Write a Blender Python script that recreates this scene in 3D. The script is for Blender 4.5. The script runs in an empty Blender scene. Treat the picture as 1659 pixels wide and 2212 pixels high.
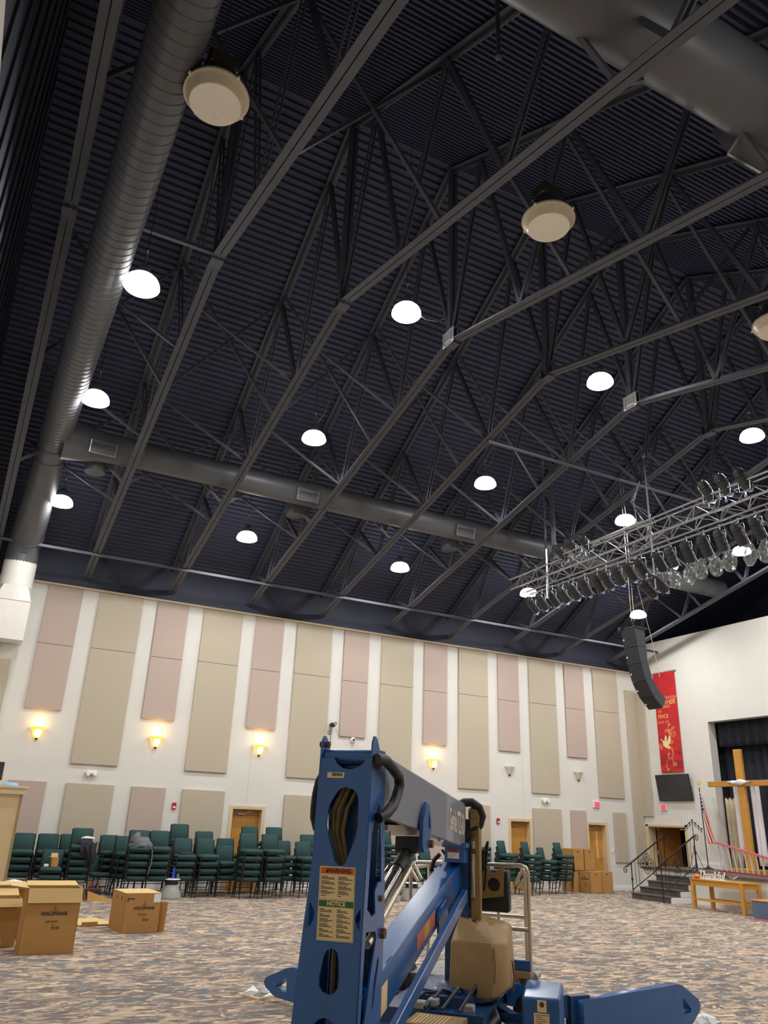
import bpy, bmesh, math, random
from mathutils import Vector, Matrix, Euler
random.seed(7)
PI = math.pi
SC = bpy.context.scene
COL = SC.collection
# ------------------------------------------------------------------ camera, world, exposure
cam_d = bpy.data.cameras.new('camera'); cam = bpy.data.objects.new('camera', cam_d); COL.objects.link(cam)
_r = Vector((0.8832, -0.4675, 0.0368)); _u = Vector((-0.2038, -0.3121, 0.9279)); _f = Vector((0.4227, 0.8270, 0.3710))
cam.matrix_world = Matrix(((_r.x, _u.x, -_f.x, 0), (_r.y, _u.y, -_f.y, 0), (_r.z, _u.z, -_f.z, 1.876), (0, 0, 0, 1)))
cam_d.sensor_width = 36; cam_d.lens = 1684.28 / 2212 * 36; cam_d.clip_end = 200; cam_d.clip_start = .05
SC.camera = cam
W = bpy.data.worlds.new('world'); SC.world = W; W.use_nodes = True
W.node_tree.nodes['Background'].inputs[0].default_value = (.02, .022, .03, 1)
W.node_tree.nodes['Background'].inputs[1].default_value = .3
SC.view_settings.view_transform = 'Standard'; SC.view_settings.look = 'None'
SC.view_settings.gamma = 1; SC.view_settings.use_curve_mapping = False
SC.view_settings.exposure = -0.1
LAMP_W = 80.0        # watts of each high bay lamp
LAMP_GLOW = 9.0      # radiance of the glowing lamp bowl
LAMP_COL = (1.0, .985, .97)

# ------------------------------------------------------------------ materials
def srgb(h):
    if isinstance(h, str):
        h = [int(h[i:i+2], 16) / 255 for i in (0, 2, 4)]
    return tuple((c / 12.92 if c <= .04045 else ((c + .055) / 1.055) ** 2.4) for c in h)
MATS = {}
def mat(name, col, rough=.6, metal=0., var=.12, scale=6., bump=0., bscale=60., coat=0., spec=.5, emit=None, estr=0., stretch=None, trans=0., alpha=1.):
    if name in MATS: return MATS[name]
    m = bpy.data.materials.new(name); m.use_nodes = True; nt = m.node_tree; N = nt.nodes; L = nt.links
    b = N['Principled BSDF']; c = srgb(col) if isinstance(col, str) else col
    tc = N.new('ShaderNodeTexCoord'); mp = N.new('ShaderNodeMapping'); L.new(tc.outputs['Object'], mp.inputs[0])
    if stretch: mp.inputs['Scale'].default_value = stretch
    n = N.new('ShaderNodeTexNoise'); n.inputs['Scale'].default_value = scale; n.inputs['Detail'].default_value = 4; L.new(mp.outputs[0], n.inputs['Vector'])
    rp = N.new('ShaderNodeValToRGB'); L.new(n.outputs['Fac'], rp.inputs[0])
    rp.color_ramp.elements[0].position = .3; rp.color_ramp.elements[1].position = .7
    rp.color_ramp.elements[0].color = tuple(x * (1 - var) for x in c) + (1,); rp.color_ramp.elements[1].color = tuple(min(1, x * (1 + var)) for x in c) + (1,)
    L.new(rp.outputs[0], b.inputs['Base Color'])
    b.inputs['Roughness'].default_value = rough; b.inputs['Metallic'].default_value = metal
    b.inputs['Coat Weight'].default_value = coat; b.inputs['Specular IOR Level'].default_value = spec
    b.inputs['Transmission Weight'].default_value = trans; b.inputs['Alpha'].default_value = alpha
    if emit is not None:
        b.inputs['Emission Color'].default_value = tuple(emit) + (1,); b.inputs['Emission Strength'].default_value = estr
    if bump:
        n2 = N.new('ShaderNodeTexNoise'); n2.inputs['Scale'].default_value = bscale; n2.inputs['Detail'].default_value = 3; L.new(mp.outputs[0], n2.inputs['Vector'])
        bm = N.new('ShaderNodeBump'); bm.inputs['Strength'].default_value = bump; bm.inputs['Distance'].default_value = .01
        L.new(n2.outputs['Fac'], bm.inputs['Height']); L.new(bm.outputs[0], b.inputs['Normal'])
    MATS[name] = m; return m
M_wall = mat('wall_paint', 'dcdad3', .75, var=.015, scale=2, bump=.08, bscale=200)
M_cream = mat('cream_paint', 'd8c6a2', .6, var=.02)
M_black = mat('black_paint', '282c3e', .7, var=.08, scale=1.5)
M_deck = mat('deck_paint', '3b4159', .6, var=.1, scale=1.2)
M_steel = mat('truss_paint', '4d505a', .55, var=.1, scale=3)
M_duct = mat('duct_paint', '595b60', .42, var=.06, scale=3)
M_ductw = mat('duct_white', 'e6e3dc', .5, var=.02)
M_beige = mat('beige_fabric', 'bcb19d', .95, var=.05, scale=60, bump=.2, bscale=240)
M_pink = mat('rose_fabric', 'bcaaa0', .95, var=.05, scale=60, bump=.2, bscale=240)
M_white = mat('white_plastic', 'e9e8e4', .4, var=.02)
M_green = mat('green_upholstery', '2c4c4b', .9, var=.25, scale=90, bump=.3, bscale=300)
M_chairf = mat('chair_steel', '1d2022', .35, var=.1)
M_oak = mat('oak_door', 'c08a3e', .45, var=.12, scale=5, stretch=(6, 6, .6))
M_oakf = mat('painted_frame', 'd9c49c', .5, var=.03)
M_pine = mat('pine_timber', 'c6903f', .55, var=.14, scale=6, stretch=(1, 6, 1))
M_card = mat('cardboard', 'b3864c', .85, var=.06, scale=4, bump=.06, bscale=90)
M_cardin = mat('cardboard_inside', 'dcbd83', .85, var=.04, scale=4)
M_ink = mat('ink_navy', '262a3c', .7, var=.05)
M_blue = mat('machine_blue', '07559a', .36, var=.08, scale=5, coat=.55, spec=.5)
M_blue.node_tree.nodes['Principled BSDF'].inputs['Coat IOR'].default_value = 1.5
M_blue.node_tree.nodes['Principled BSDF'].inputs['Coat Roughness'].default_value = .18
M_bluedark = mat('machine_blue_dark', '12406f', .4, var=.1, scale=6, coat=.2)
M_chrome = mat('chrome', 'd8d8d8', .12, 1., var=.02)
M_zinc = mat('zinc_pipe', 'c9bfae', .3, .9, var=.05)
M_rubber = mat('black_rubber', '191817', .5, var=.15, scale=20)
M_hose = mat('worn_hose', '6b5c38', .6, var=.25, scale=14)
M_rust = mat('rusty_bolt', '7a4f2c', .8, .3, var=.3, scale=40)
M_decal = mat('decal_paper', 'f0d6a2', .55, var=.03)
M_orange = mat('decal_orange', 'e2650c', .5, var=.02)
M_dgreen = mat('decal_green', '1c6b2c', .5, var=.02)
M_dred = mat('decal_red', 'c8401f', .5, var=.03)
M_tan = mat('tan_cover', 'a98c60', .55, var=.06, scale=8, bump=.1, bscale=60)
M_tanp = mat('tan_paint', '8f7446', .5, var=.1, scale=8)
M_grey = mat('grey_plastic', '9a9a97', .6, var=.06)
M_dark = mat('dark_plastic', '202022', .45, var=.08)
M_spk = mat('speaker_grille', '26272b', .7, var=.1, scale=120, bump=.3, bscale=400)
M_spks = mat('speaker_side', '3d4047', .6, var=.08, scale=60, bump=.15, bscale=300)
M_alu = mat('aluminium', 'b9bcc2', .3, .85, var=.05)
M_can = mat('spotlight_black', '2b2b2c', .38, var=.12, scale=10)
M_gel = mat('gel_frame', 'a9b4d6', .3, .6, var=.05)
M_lens = mat('lamp_lens', 'f2ebdd', .25, var=.03, scale=12, coat=.3)
M_shade = mat('lamp_shade', '3a352f', .4, var=.1)
M_glow = mat('lamp_glow', 'ffffff', .4, var=0., emit=LAMP_COL, estr=LAMP_GLOW)
M_sconce_on = mat('sconce_lit', 'fff0c8', .4, var=0., emit=(1, .62, .2), estr=9.)
M_sconce_rim = mat('sconce_amber', 'e8b25a', .4, var=.05, emit=(1, .42, .06), estr=1.6)
M_sconce_off = mat('sconce_glass', 'd8d6c2', .35, var=.06, scale=10)
M_brass = mat('dark_bronze', '4b3a22', .4, .7, var=.1)
M_red = mat('exit_red', 'e0425a', .4, var=.03, emit=(1, .1, .16), estr=.45)
M_alarm = mat('alarm_red', 'b3202a', .4, var=.04)
M_screen = mat('screen_glass', '2f3033', .22, var=.03)
M_curtain = mat('black_velvet', '23252f', .95, var=.15, scale=30)
M_cloth = mat('white_cloth', 'e3e2e4', .9, var=.03, scale=8)
M_iron = mat('wrought_iron', '1b1a1a', .5, var=.1)
M_gold = mat('gold_print', 'e2c06c', .5, var=.06, scale=20)
M_goldl = mat('gold_light_print', 'eadf9a', .5, var=.04, scale=20)
M_peach = mat('peach_print', 'e09a66', .5, var=.06, scale=20)
M_fringe = mat('gold_fringe', 'd58a22', .7, var=.15, scale=60)
M_fabric = mat('charcoal_fabric', '2c2c38', .95, var=.15, scale=40)
M_greyf = mat('grey_fabric', '6e7076', .95, var=.1, scale=40)
M_bottle = mat('blue_bottle', '1f55c4', .25, var=.05)
M_pinkrail = mat('red_rail', 'd8757a', .4, var=.06)
M_paper = mat('white_paper', 'eeeeee', .7, var=.01)
M_redcarpet = mat('red_carpet', '8e4d52', .95, var=.15, scale=60)
M_base = mat('baseboard_white', 'e8e8e8', .5, var=.01)
M_ply = mat('plywood_cream', 'cdb68c', .6, var=.04, scale=3)

def mat_carpet():
    m = bpy.data.materials.new('patterned_carpet'); m.use_nodes = True; N = m.node_tree.nodes; L = m.node_tree.links
    b = N['Principled BSDF']; b.inputs['Roughness'].default_value = .97; b.inputs['Specular IOR Level'].default_value = .15
    tc = N.new('ShaderNodeTexCoord')
    def noise(scale, det, dist, off, st=(1, 1, 1), rz=-.48):
        mp = N.new('ShaderNodeMapping'); mp.inputs['Location'].default_value = off; mp.inputs['Scale'].default_value = st; mp.inputs['Rotation'].default_value = (0, 0, rz)
        L.new(tc.outputs['Object'], mp.inputs[0])
        n = N.new('ShaderNodeTexNoise'); n.inputs['Scale'].default_value = scale; n.inputs['Detail'].default_value = det; n.inputs['Distortion'].default_value = dist
        n.inputs['Roughness'].default_value = .62
        L.new(mp.outputs[0], n.inputs['Vector']); return n.outputs['Fac']
    def ramp(src, p0, p1):
        r = N.new('ShaderNodeValToRGB'); r.color_ramp.elements[0].position = p0; r.color_ramp.elements[1].position = p1; L.new(src, r.inputs[0]); return r.outputs[0]
    def mix(fac, a, bb):
        x = N.new('ShaderNodeMix'); x.data_type = 'RGBA'; L.new(fac, x.inputs[0])
        for s, v in ((6, a), (7, bb)):
            if isinstance(v, tuple): x.inputs[s].default_value = v + (1,)
            else: L.new(v, x.inputs[s])
        return x.outputs[2]
    tan = srgb('bca793'); mauve = srgb('7c706c'); teal = srgb('727a7c'); cream = srgb('dcc4a4'); rust = srgb('967d70'); dk = srgb('6a6063')
    st = (.62, 1.25, 1)
    base = mix(ramp(noise(4.0, 3, 1.2, (0, 0, 0), st), .45, .55), mauve, tan)
    base = mix(ramp(noise(3.5, 3, 1.4, (5, 3, 0), st), .53, .585), base, teal)
    base = mix(ramp(noise(5.2, 3, 1.3, (9, 7, 0), st), .56, .61), base, cream)
    base = mix(ramp(noise(4.6, 3, 1.2, (2, 11, 0), st), .61, .66), base, rust)
    base = mix(ramp(noise(8.0, 4, 1.0, (4, 1, 0), st), .60, .70), base, dk)
    L.new(base, b.inputs['Base Color'])
    n = N.new('ShaderNodeTexNoise'); n.inputs['Scale'].default_value = 180; L.new(tc.outputs['Object'], n.inputs['Vector'])
    bm = N.new('ShaderNodeBump'); bm.inputs['Strength'].default_value = .35; bm.inputs['Distance'].default_value = .01
    L.new(n.outputs['Fac'], bm.inputs['Height']); L.new(bm.outputs[0], b.inputs['Normal'])
    return m
M_carpet = mat_carpet()
def mat_slate():
    m = mat('slate_stone', '57504c', .8, var=.3, scale=5, bump=.5, bscale=14); return m
M_slate = mat_slate()
def mat_banner():
    m = bpy.data.materials.new('banner_red'); m.use_nodes = True; N = m.node_tree.nodes; L = m.node_tree.links; b = N['Principled BSDF']; b.inputs['Roughness'].default_value = .7
    tc = N.new('ShaderNodeTexCoord'); mp = N.new('ShaderNodeMapping'); mp.inputs['Scale'].default_value = (1, .9, 2.6); L.new(tc.outputs['Object'], mp.inputs[0])
    n = N.new('ShaderNodeTexNoise'); n.inputs['Scale'].default_value = 1.6; n.inputs['Detail'].default_value = 6; L.new(mp.outputs[0], n.inputs['Vector'])
    sp = N.new('ShaderNodeSeparateXYZ'); L.new(tc.outputs['Object'], sp.inputs[0])
    g = N.new('ShaderNodeMapRange'); g.inputs['From Min'].default_value = 0; g.inputs['From Max'].default_value = 1.5; g.inputs['To Min'].default_value = .55; g.inputs['To Max'].default_value = .12; L.new(sp.outputs['Z'], g.inputs['Value'])
    a = N.new('ShaderNodeMath'); a.operation = 'SUBTRACT'; L.new(n.outputs['Fac'], a.inputs[0]); a.inputs[1].default_value = .5
    c = N.new('ShaderNodeMath'); c.operation = 'MULTIPLY_ADD'; L.new(a.outputs[0], c.inputs[0]); L.new(g.outputs[0], c.inputs[1]); c.inputs[2].default_value = .0
    d = N.new('ShaderNodeMath'); d.operation = 'MULTIPLY_ADD'; L.new(c.outputs[0], d.inputs[0]); d.inputs[1].default_value = 4; d.inputs[2].default_value = .5
    r = N.new('ShaderNodeValToRGB'); L.new(d.outputs[0], r.inputs[0]); e = r.color_ramp.elements
    e[0].position = .2; e[0].color = srgb('8a1c22') + (1,); e[1].position = .85; e[1].color = srgb('e0301f') + (1,)
    x = r.color_ramp.elements.new(.5); x.color = srgb('c3222a') + (1,)
    L.new(r.outputs[0], b.inputs['Base Color']); return m
M_banner = mat_banner()
def mat_flag():
    m = bpy.data.materials.new('flag_cloth'); m.use_nodes = True; N = m.node_tree.nodes; L = m.node_tree.links; b = N['Principled BSDF']; b.inputs['Roughness'].default_value = .85
    uv = N.new('ShaderNodeUVMap'); uv.uv_map = 'UVMap'; sp = N.new('ShaderNodeSeparateXYZ'); L.new(uv.outputs[0], sp.inputs[0])
    def math_(op, a, bb=None):
        k = N.new('ShaderNodeMath'); k.operation = op
        for i, v in enumerate((a, bb)):
            if v is None: continue
            if isinstance(v, (int, float)): k.inputs[i].default_value = v
            else: L.new(v, k.inputs[i])
        return k.outputs[0]
    s = math_('MODULO', math_('FLOOR', math_('MULTIPLY', sp.outputs['Y'], 13)), 2)
    canton = math_('MULTIPLY', math_('LESS_THAN', sp.outputs['X'], .42), math_('GREATER_THAN', sp.outputs['Y'], 6 / 13))
    def mix(f, a, bb):
        x = N.new('ShaderNodeMix'); x.data_type = 'RGBA'; L.new(f, x.inputs[0])
        for q, v in ((6, a), (7, bb)):
            if isinstance(v, tuple): x.inputs[q].default_value = v + (1,)
            else: L.new(v, x.inputs[q])
        return x.outputs[2]
    fx = math_('SUBTRACT', math_('FRACT', math_('MULTIPLY', sp.outputs['X'], 14)), .5); fy = math_('SUBTRACT', math_('FRACT', math_('MULTIPLY', sp.outputs['Y'], 15)), .5)
    star = math_('LESS_THAN', math_('ADD', math_('MULTIPLY', fx, fx), math_('MULTIPLY', fy, fy)), .07)
    col = mix(canton, mix(s, srgb('b02036'), srgb('ece8e4')), mix(star, srgb('2c2b5e'), srgb('efefef')))
    L.new(col, b.inputs['Base Color']); return m
M_flag = mat_flag()

# ------------------------------------------------------------------ helpers
def tag(o, label=None, cat=None, group=None, kind=None):
    if label: o['label'] = label
    if cat: o['category'] = cat
    if group: o['group'] = group
    if kind: o['kind'] = kind
    return o
def empty(name, loc=(0, 0, 0), rz=0., label=None, cat=None, group=None, kind=None):
    o = bpy.data.objects.new(name, None); COL.objects.link(o); o.location = loc; o.rotation_euler = (0, 0, rz); o.empty_display_size = .1
    return tag(o, label, cat, group, kind)
def link(name, me, parent=None, loc=None):
    o = bpy.data.objects.new(name, me); COL.objects.link(o)
    if parent: o.parent = parent
    if loc is not None: o.location = loc
    return o
def copy_tree(o, parent=None):
    c = o.copy(); COL.objects.link(c)
    if parent: c.parent = parent
    for ch in list(o.children): copy_tree(ch, c)
    return c
class G:
    def __init__(s): s.v = []; s.f = []; s.m = []
    def add(s, vs, fs, mi=0):
        k = len(s.v); s.v += [tuple(p) for p in vs]; s.f += [tuple(i + k for i in f) for f in fs]; s.m += [mi] * len(fs); return s
    def hexa(s, p, mi=0): return s.add(p, [(0, 3, 2, 1), (4, 5, 6, 7), (0, 1, 5, 4), (1, 2, 6, 5), (2, 3, 7, 6), (3, 0, 4, 7)], mi)
    def box(s, c, d, R=None, mi=0):
        p = []
        for z in (-1, 1):
            for x, y in ((-1, -1), (1, -1), (1, 1), (-1, 1)):
                q = Vector((x * d[0] / 2, y * d[1] / 2, z * d[2] / 2))
                if R is not None: q = R @ q
                p.append(Vector(c) + q)
        return s.hexa(p, mi)
    def span(s, a, b, mi=0): return s.box([(a[i] + b[i]) / 2 for i in range(3)], [abs(b[i] - a[i]) for i in range(3)], None, mi)
    def rbox(s, c, d, bv=.02, R=None, mi=0):
        h = [x / 2 for x in d]; vs = []; idx = {}
        for sx in (-1, 1):
            for sy in (-1, 1):
                for sz in (-1, 1):
                    for ax in range(3):
                        q = [sx * (h[0] - bv), sy * (h[1] - bv), sz * (h[2] - bv)]
                        q[ax] = (sx, sy, sz)[ax] * h[ax]
                        q = Vector(q)
                        if R is not None: q = R @ q
                        idx[(sx, sy, sz, ax)] = len(vs); vs.append(Vector(c) + q)
        fs = []
        for ax in range(3):
            o = [i for i in range(3) if i != ax]
            for sg in (-1, 1):
                f = []
                for a, b in ((-1, -1), (1, -1), (1, 1), (-1, 1)):
                    k = [0, 0, 0]; k[ax] = sg; k[o[0]] = a; k[o[1]] = b; f.append(idx[tuple(k) + (ax,)])
                if (sg > 0) == (ax == 1): f.reverse()
                fs.append(tuple(f))
        for ax in range(3):
            o = [i for i in range(3) if i != ax]
            for a in (-1, 1):
                for b in (-1, 1):
                    k0 = [0, 0, 0]; k1 = [0, 0, 0]; k0[ax] = -1; k1[ax] = 1
                    for k in (k0, k1): k[o[0]] = a; k[o[1]] = b
                    fs.append((idx[tuple(k0) + (o[0],)], idx[tuple(k1) + (o[0],)], idx[tuple(k1) + (o[1],)], idx[tuple(k0) + (o[1],)]))
        for sx in (-1, 1):
            for sy in (-1, 1):
                for sz in (-1, 1): fs.append(tuple(idx[(sx, sy, sz, a)] for a in range(3)))
        return s.add(vs, fs, mi)
    def bar(s, p, q, w, h, up=(0, 0, 1), mi=0):
        p = Vector(p); q = Vector(q); d = (q - p).normalized(); u = Vector(up)
        if abs(d.dot(u)) > .98: u = Vector((1, 0, 0))
        sd = d.cross(u).normalized(); u = sd.cross(d).normalized(); a = sd * w / 2; b = u * h / 2
        return s.hexa([p - a - b, p + a - b, p + a + b, p - a + b, q - a - b, q + a - b, q + a + b, q - a + b], mi)
    def tube(s, pts, r, n=8, mi=0, closed=False):
        P = [Vector(p) for p in pts]; rs = r if isinstance(r, (list, tuple)) else [r] * len(P)
        vs = []; fs = []; m = len(P); u = None
        for i, p in enumerate(P):
            if closed: d = (P[(i + 1) % m] - P[i - 1])
            else: d = P[min(i + 1, m - 1)] - P[max(i - 1, 0)]
            d.normalize()
            if u is None: u = d.orthogonal().normalized()
            u = (u - d * u.dot(d)).normalized(); w = d.cross(u)
            for k in range(n):
                a = 2 * PI * k / n; vs.append(p + (u * math.cos(a) + w * math.sin(a)) * rs[i])
        R = m if closed else m - 1
        for i in range(R):
            j = (i + 1) % m
            for k in range(n): fs.append((i * n + k, i * n + (k + 1) % n, j * n + (k + 1) % n, j * n + k))
        if not closed: fs.append(tuple(range(n))[::-1]); fs.append(tuple((m - 1) * n + k for k in range(n)))
        return s.add(vs, fs, mi)
    def lathe(s, prof, n=24, M=None, mi=0, cap=True):
        vs = []; fs = []
        for r, z in prof:
            for k in range(n):
                a = 2 * PI * k / n; q = Vector((r * math.cos(a), r * math.sin(a), z)); vs.append(M @ q if M is not None else q)
        for i in range(len(prof) - 1):
            for k in range(n): fs.append((i * n + k, i * n + (k + 1) % n, (i + 1) * n + (k + 1) % n, (i + 1) * n + k))
        if cap:
            fs.append(tuple(range(n))[::-1]); fs.append(tuple((len(prof) - 1) * n + k for k in range(n)))
        return s.add(vs, fs, mi)
    def prism(s, poly, A, B, mi=0):
        # polygon of (x, y) mapped by A (front) and B (back)
        n = len(poly); vs = [A(*p) for p in poly] + [B(*p) for p in poly]
        fs = [tuple(range(n)), tuple(range(2 * n - 1, n - 1, -1))] + [(i, i + n, (i + 1) % n + n, (i + 1) % n) for i in range(n)]
        return s.add(vs, fs, mi)
    def mesh(s, name, mats, smooth=None):
        me = bpy.data.meshes.new(name); me.from_pydata(s.v, [], s.f); me.update()
        for m in (mats if isinstance(mats, (list, tuple)) else [mats]): me.materials.append(m)
        for p, mi in zip(me.polygons, s.m): p.material_index = mi
        bm = bmesh.new(); bm.from_mesh(me); bmesh.ops.recalc_face_normals(bm, faces=bm.faces); bm.to_mesh(me); bm.free()
        if smooth:
            me.shade_smooth(); me.set_sharp_from_angle(angle=math.radians(smooth))
        return me
    def build(s, name, mats, parent=None, smooth=None, loc=None): return link(name, s.mesh(name, mats, smooth), parent, loc)
def rotm(e): return Euler(e).to_matrix()
def text(name, body, size, M, material, parent=None, ext=.002, shear=0., align='CENTER', spacing=1., bold=0., sx=1.):
    cu = bpy.data.curves.new(name, 'FONT'); cu.body = body; cu.size = size; cu.extrude = ext; cu.align_x = align; cu.align_y = 'CENTER'; cu.shear = shear; cu.space_character = spacing; cu.offset = bold
    o = bpy.data.objects.new(name + '_tmp', cu); COL.objects.link(o)
    dg = bpy.context.evaluated_depsgraph_get(); me = bpy.data.meshes.new_from_object(o.evaluated_get(dg)); COL.objects.unlink(o); bpy.data.objects.remove(o)
    me.transform(M @ Matrix.Scale(sx, 4, (1, 0, 0))); me.materials.clear(); me.materials.append(material); me.name = name
    return link(name, me, parent)
def plate(outer, holes, th, M, name, material, parent=None, bevel=0.):
    cu = bpy.data.curves.new(name, 'CURVE'); cu.dimensions = '2D'; cu.fill_mode = 'BOTH'; cu.extrude = th / 2; cu.bevel_depth = bevel
    for poly in [outer] + holes:
        sp = cu.splines.new('POLY'); sp.points.add(len(poly) - 1); sp.use_cyclic_u = True
        for p, q in zip(sp.points, poly): p.co = (q[0], q[1], 0, 1)
    o = bpy.data.objects.new(name + '_tmp', cu); COL.objects.link(o)
    dg = bpy.context.evaluated_depsgraph_get(); me = bpy.data.meshes.new_from_object(o.evaluated_get(dg)); COL.objects.unlink(o); bpy.data.objects.remove(o)
    me.transform(M); me.materials.clear(); me.materials.append(material); me.name = name
    return link(name, me, parent)
def frame(o, x, y, z):
    x, y, z = Vector(x), Vector(y), Vector(z); return Matrix(((x.x, y.x, z.x, o[0]), (x.y, y.y, z.y, o[1]), (x.z, y.z, z.z, o[2]), (0, 0, 0, 1)))
def FY(x, y, z): return frame((x, y, z), (1, 0, 0), (0, 0, 1), (0, -1, 0))     # upright plane facing -Y
def FX(x, y, z): return frame((x, y, z), (0, -1, 0), (0, 0, 1), (-1, 0, 0))    # upright plane facing -X
def arc(c, r, a0, a1, n, f): return [f(c[0] + r * math.cos(a0 + (a1 - a0) * i / n), c[1] + r * math.sin(a0 + (a1 - a0) * i / n)) for i in range(n + 1)]
def wall_cells(g, xs, zs, holes, put):
    for i in range(len(xs) - 1):
        for j in range(len(zs) - 1):
            cx = (xs[i] + xs[i + 1]) / 2; cz = (zs[j] + zs[j + 1]) / 2
            if any(a < cx < b and c < cz < d for a, b, c, d in holes): continue
            put(g, xs[i], xs[i + 1], zs[j], zs[j + 1])
ORD = ['lowest', 'second', 'third', 'fourth', 'fifth', 'sixth']

# ------------------------------------------------------------------ room shell
D = 22.994; XR = 23.06; XL = -.85; SLOPE = .575; RY = 11.3; ZR = 8.83 + SLOPE * (D - RY); YN = -.4
def roof(y): return ZR - SLOPE * abs(y - RY)
def chord(y): return 10.95 - .25 * abs(y - RY)
g = G(); g.span((-3, -3, -.1), (30, 24, 0)); tag(g.build('floor', M_carpet), kind='structure')
DOORS = [(7.26, 8.2, 2.15), (16.96, 17.82, 2.15), (20.35, 21.2, 2.15)]
g = G()
xs = sorted([XL, XR] + [d[0] for d in DOORS] + [d[1] for d in DOORS])
wall_cells(g, xs, [0, 2.15, 7.73], [(a, b, 0, t) for a, b, t in DOORS], lambda g, a, b, c, d: g.span((a, D, c), (b, D + .3, d)))
tag(g.build('wall_back', M_wall), kind='structure')
g = G(); g.span((-3, D + .02, 7.76), (28, D + .3, 9.2)); tag(g.build('wall_back_upper', M_black), kind='structure')
g = G(); g.span((XL, D - .07, 7.73), (XR, D + .04, 7.79)); tag(g.build('trim_1', M_cream), kind='structure')
g = G()
for x in (7.68, 17.55): g.span((x - .006, D - .003, 2.22), (x + .006, D + .01, 4.3))
tag(g.build('trim_2', mat('joint_grey', 'c9c5bb', .8)), kind='structure')
# baseboards
g = G()
for a, b in ((.9, 7.14), (8.32, 16.85), (17.93, 20.24), (21.3, XR)):
    g.span((a, D - .02, 0), (b, D, .13)); g.span((a, D - .03, .0), (b, D, .10)); g.span((a, D - .012, .13), (b, D, .16))
tag(g.build('baseboard_back', M_base), kind='structure')
# stage wall (right)
SH = .875
g = G(); ys = [YN - .3, 13.0, 19.6, 21.03, 22.82, D + .3]; zs = [0, SH, 2.15, 5.6, 8.8]
wall_cells(g, ys, zs, [(13.0, 19.6, SH, 5.6), (21.03, 22.82, 0, 2.15)], lambda g, a, b, c, d: g.span((XR, a, c), (XR + .35, b, d)))
tag(g.build('wall_right', M_wall), kind='structure')
g = G(); g.span((27, -3, 7.6), (27.2, 24, 16)); g.span((XR + .35, -3, 8.6), (27, 24, 8.65)); tag(g.build('wall_right_upper', M_black), kind='structure')
# left wall with the dark gable above it
g = G(); g.span((XL - .2, YN - .3, 0), (XL, D, 7.73)); tag(g.build('wall_left', M_wall), kind='structure')
g = G(); n = 60
for i in range(n):
    y0 = YN + (D - YN) * i / n; y1 = YN + (D - YN) * (i + 1) / n; x = XL - .06 if i % 2 else XL - .09
    g.hexa([(x - .1, y0, 7.74), (x, y0, 7.74), (x, y1, 7.74), (x - .1, y1, 7.74), (x - .1, y0, roof(y0) + .1), (x, y0, roof(y0) + .1), (x, y1, roof(y1) + .1), (x - .1, y1, roof(y1) + .1)])
tag(g.build('wall_left_upper', M_black), kind='structure')
g = G(); g.span((-3, YN - .3, 0), (28, YN, 9.2)); tag(g.build('wall_front', mat('wall_brown', 'b3a795', .8)), kind='structure')
# corner bump-out under the duct
g = G(); g.span((XL, 22.3, 0), (.9, D, 5.75)); tag(g.build('wall_corner', M_wall), kind='structure')
# ribbed steel roof deck
g = G()
for sgn in (-1, 1):
    y = RY; i = 0; p = .155; cs = math.cos(math.atan(SLOPE))
    prof = []
    while abs(y - RY) < 12.3:
        for t, h in ((0, .0), (.40, .0), (.48, .06), (.92, .06)):
            yy = RY + sgn * (i + t) * p * cs; prof.append((yy, roof(yy) + h))
        i += 1; y = RY + sgn * i * p * cs
    vs = []; fs = []
    for yy, zz in prof: vs += [(-3, yy, zz), (27.2, yy, zz)]
    for k in range(len(prof) - 1): fs.append((2 * k, 2 * k + 1, 2 * k + 3, 2 * k + 2))
    g.add(vs, fs)
tag(g.build('ceiling', M_deck), kind='structure')

# doors of the back wall
def back_door(name, a, b, t, win):
    r = empty(name, ((a + b) / 2, D, 0)); tag(r, kind='structure'); w = b - a
    g = G(); 
    for s in (-1, 1): g.span((s * (w / 2 + .06), -.025, 0), (s * (w / 2 - .035), .28, t))
    g.span((-w / 2 - .06, -.025, t), (w / 2 + .06, .02, t + .06)); g.span((-w / 2 + .036, -.02, t - .035), (w / 2 - .036, .28, t - .001))
    g.build('frame', M_oakf, r)
    h = t - .04
    g = G(); g.span((-w / 2 + .035, .2, 0), (w / 2 - .035, .245, h)); lf = g.build('leaf', M_oak, r)
    g = G(); g.span((-w / 2 + .04, .197, h - .16), (w / 2 - .04, .2, h - .152)); g.build('groove', mat('groove_brown', '7d5626', .7), r)
    g = G(); g.rbox((-.12, .16, h - .12), (.24, .06, .05), .01); g.bar((-.02, .15, h - .09), (.2, .17, h - .05), .02, .015); g.build('closer', M_alu, r, 40)
    g = G(); g.tube([(w / 2 - .1, .2, 1.02), (w / 2 - .1, .14, 1.02), (w / 2 - .22, .14, 1.02)], .012); g.lathe([(.03, 0), (.03, .01)], 12, Matrix.Translation((w / 2 - .1, .195, 1.02)) @ Matrix.Rotation(PI / 2, 4, 'X')); g.build('handle', M_alu, r, 40)
    if win:
        g = G(); g.span((.08, .19, 1.0), (.19, .2, 1.9)); g.build('window', mat('pale_glass', 'd9b06c', .2, var=.02), r)
for i, (a, b, t) in enumerate(DOORS): back_door('door_%d' % (i + 1), a, b, t, i == 2)
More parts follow.
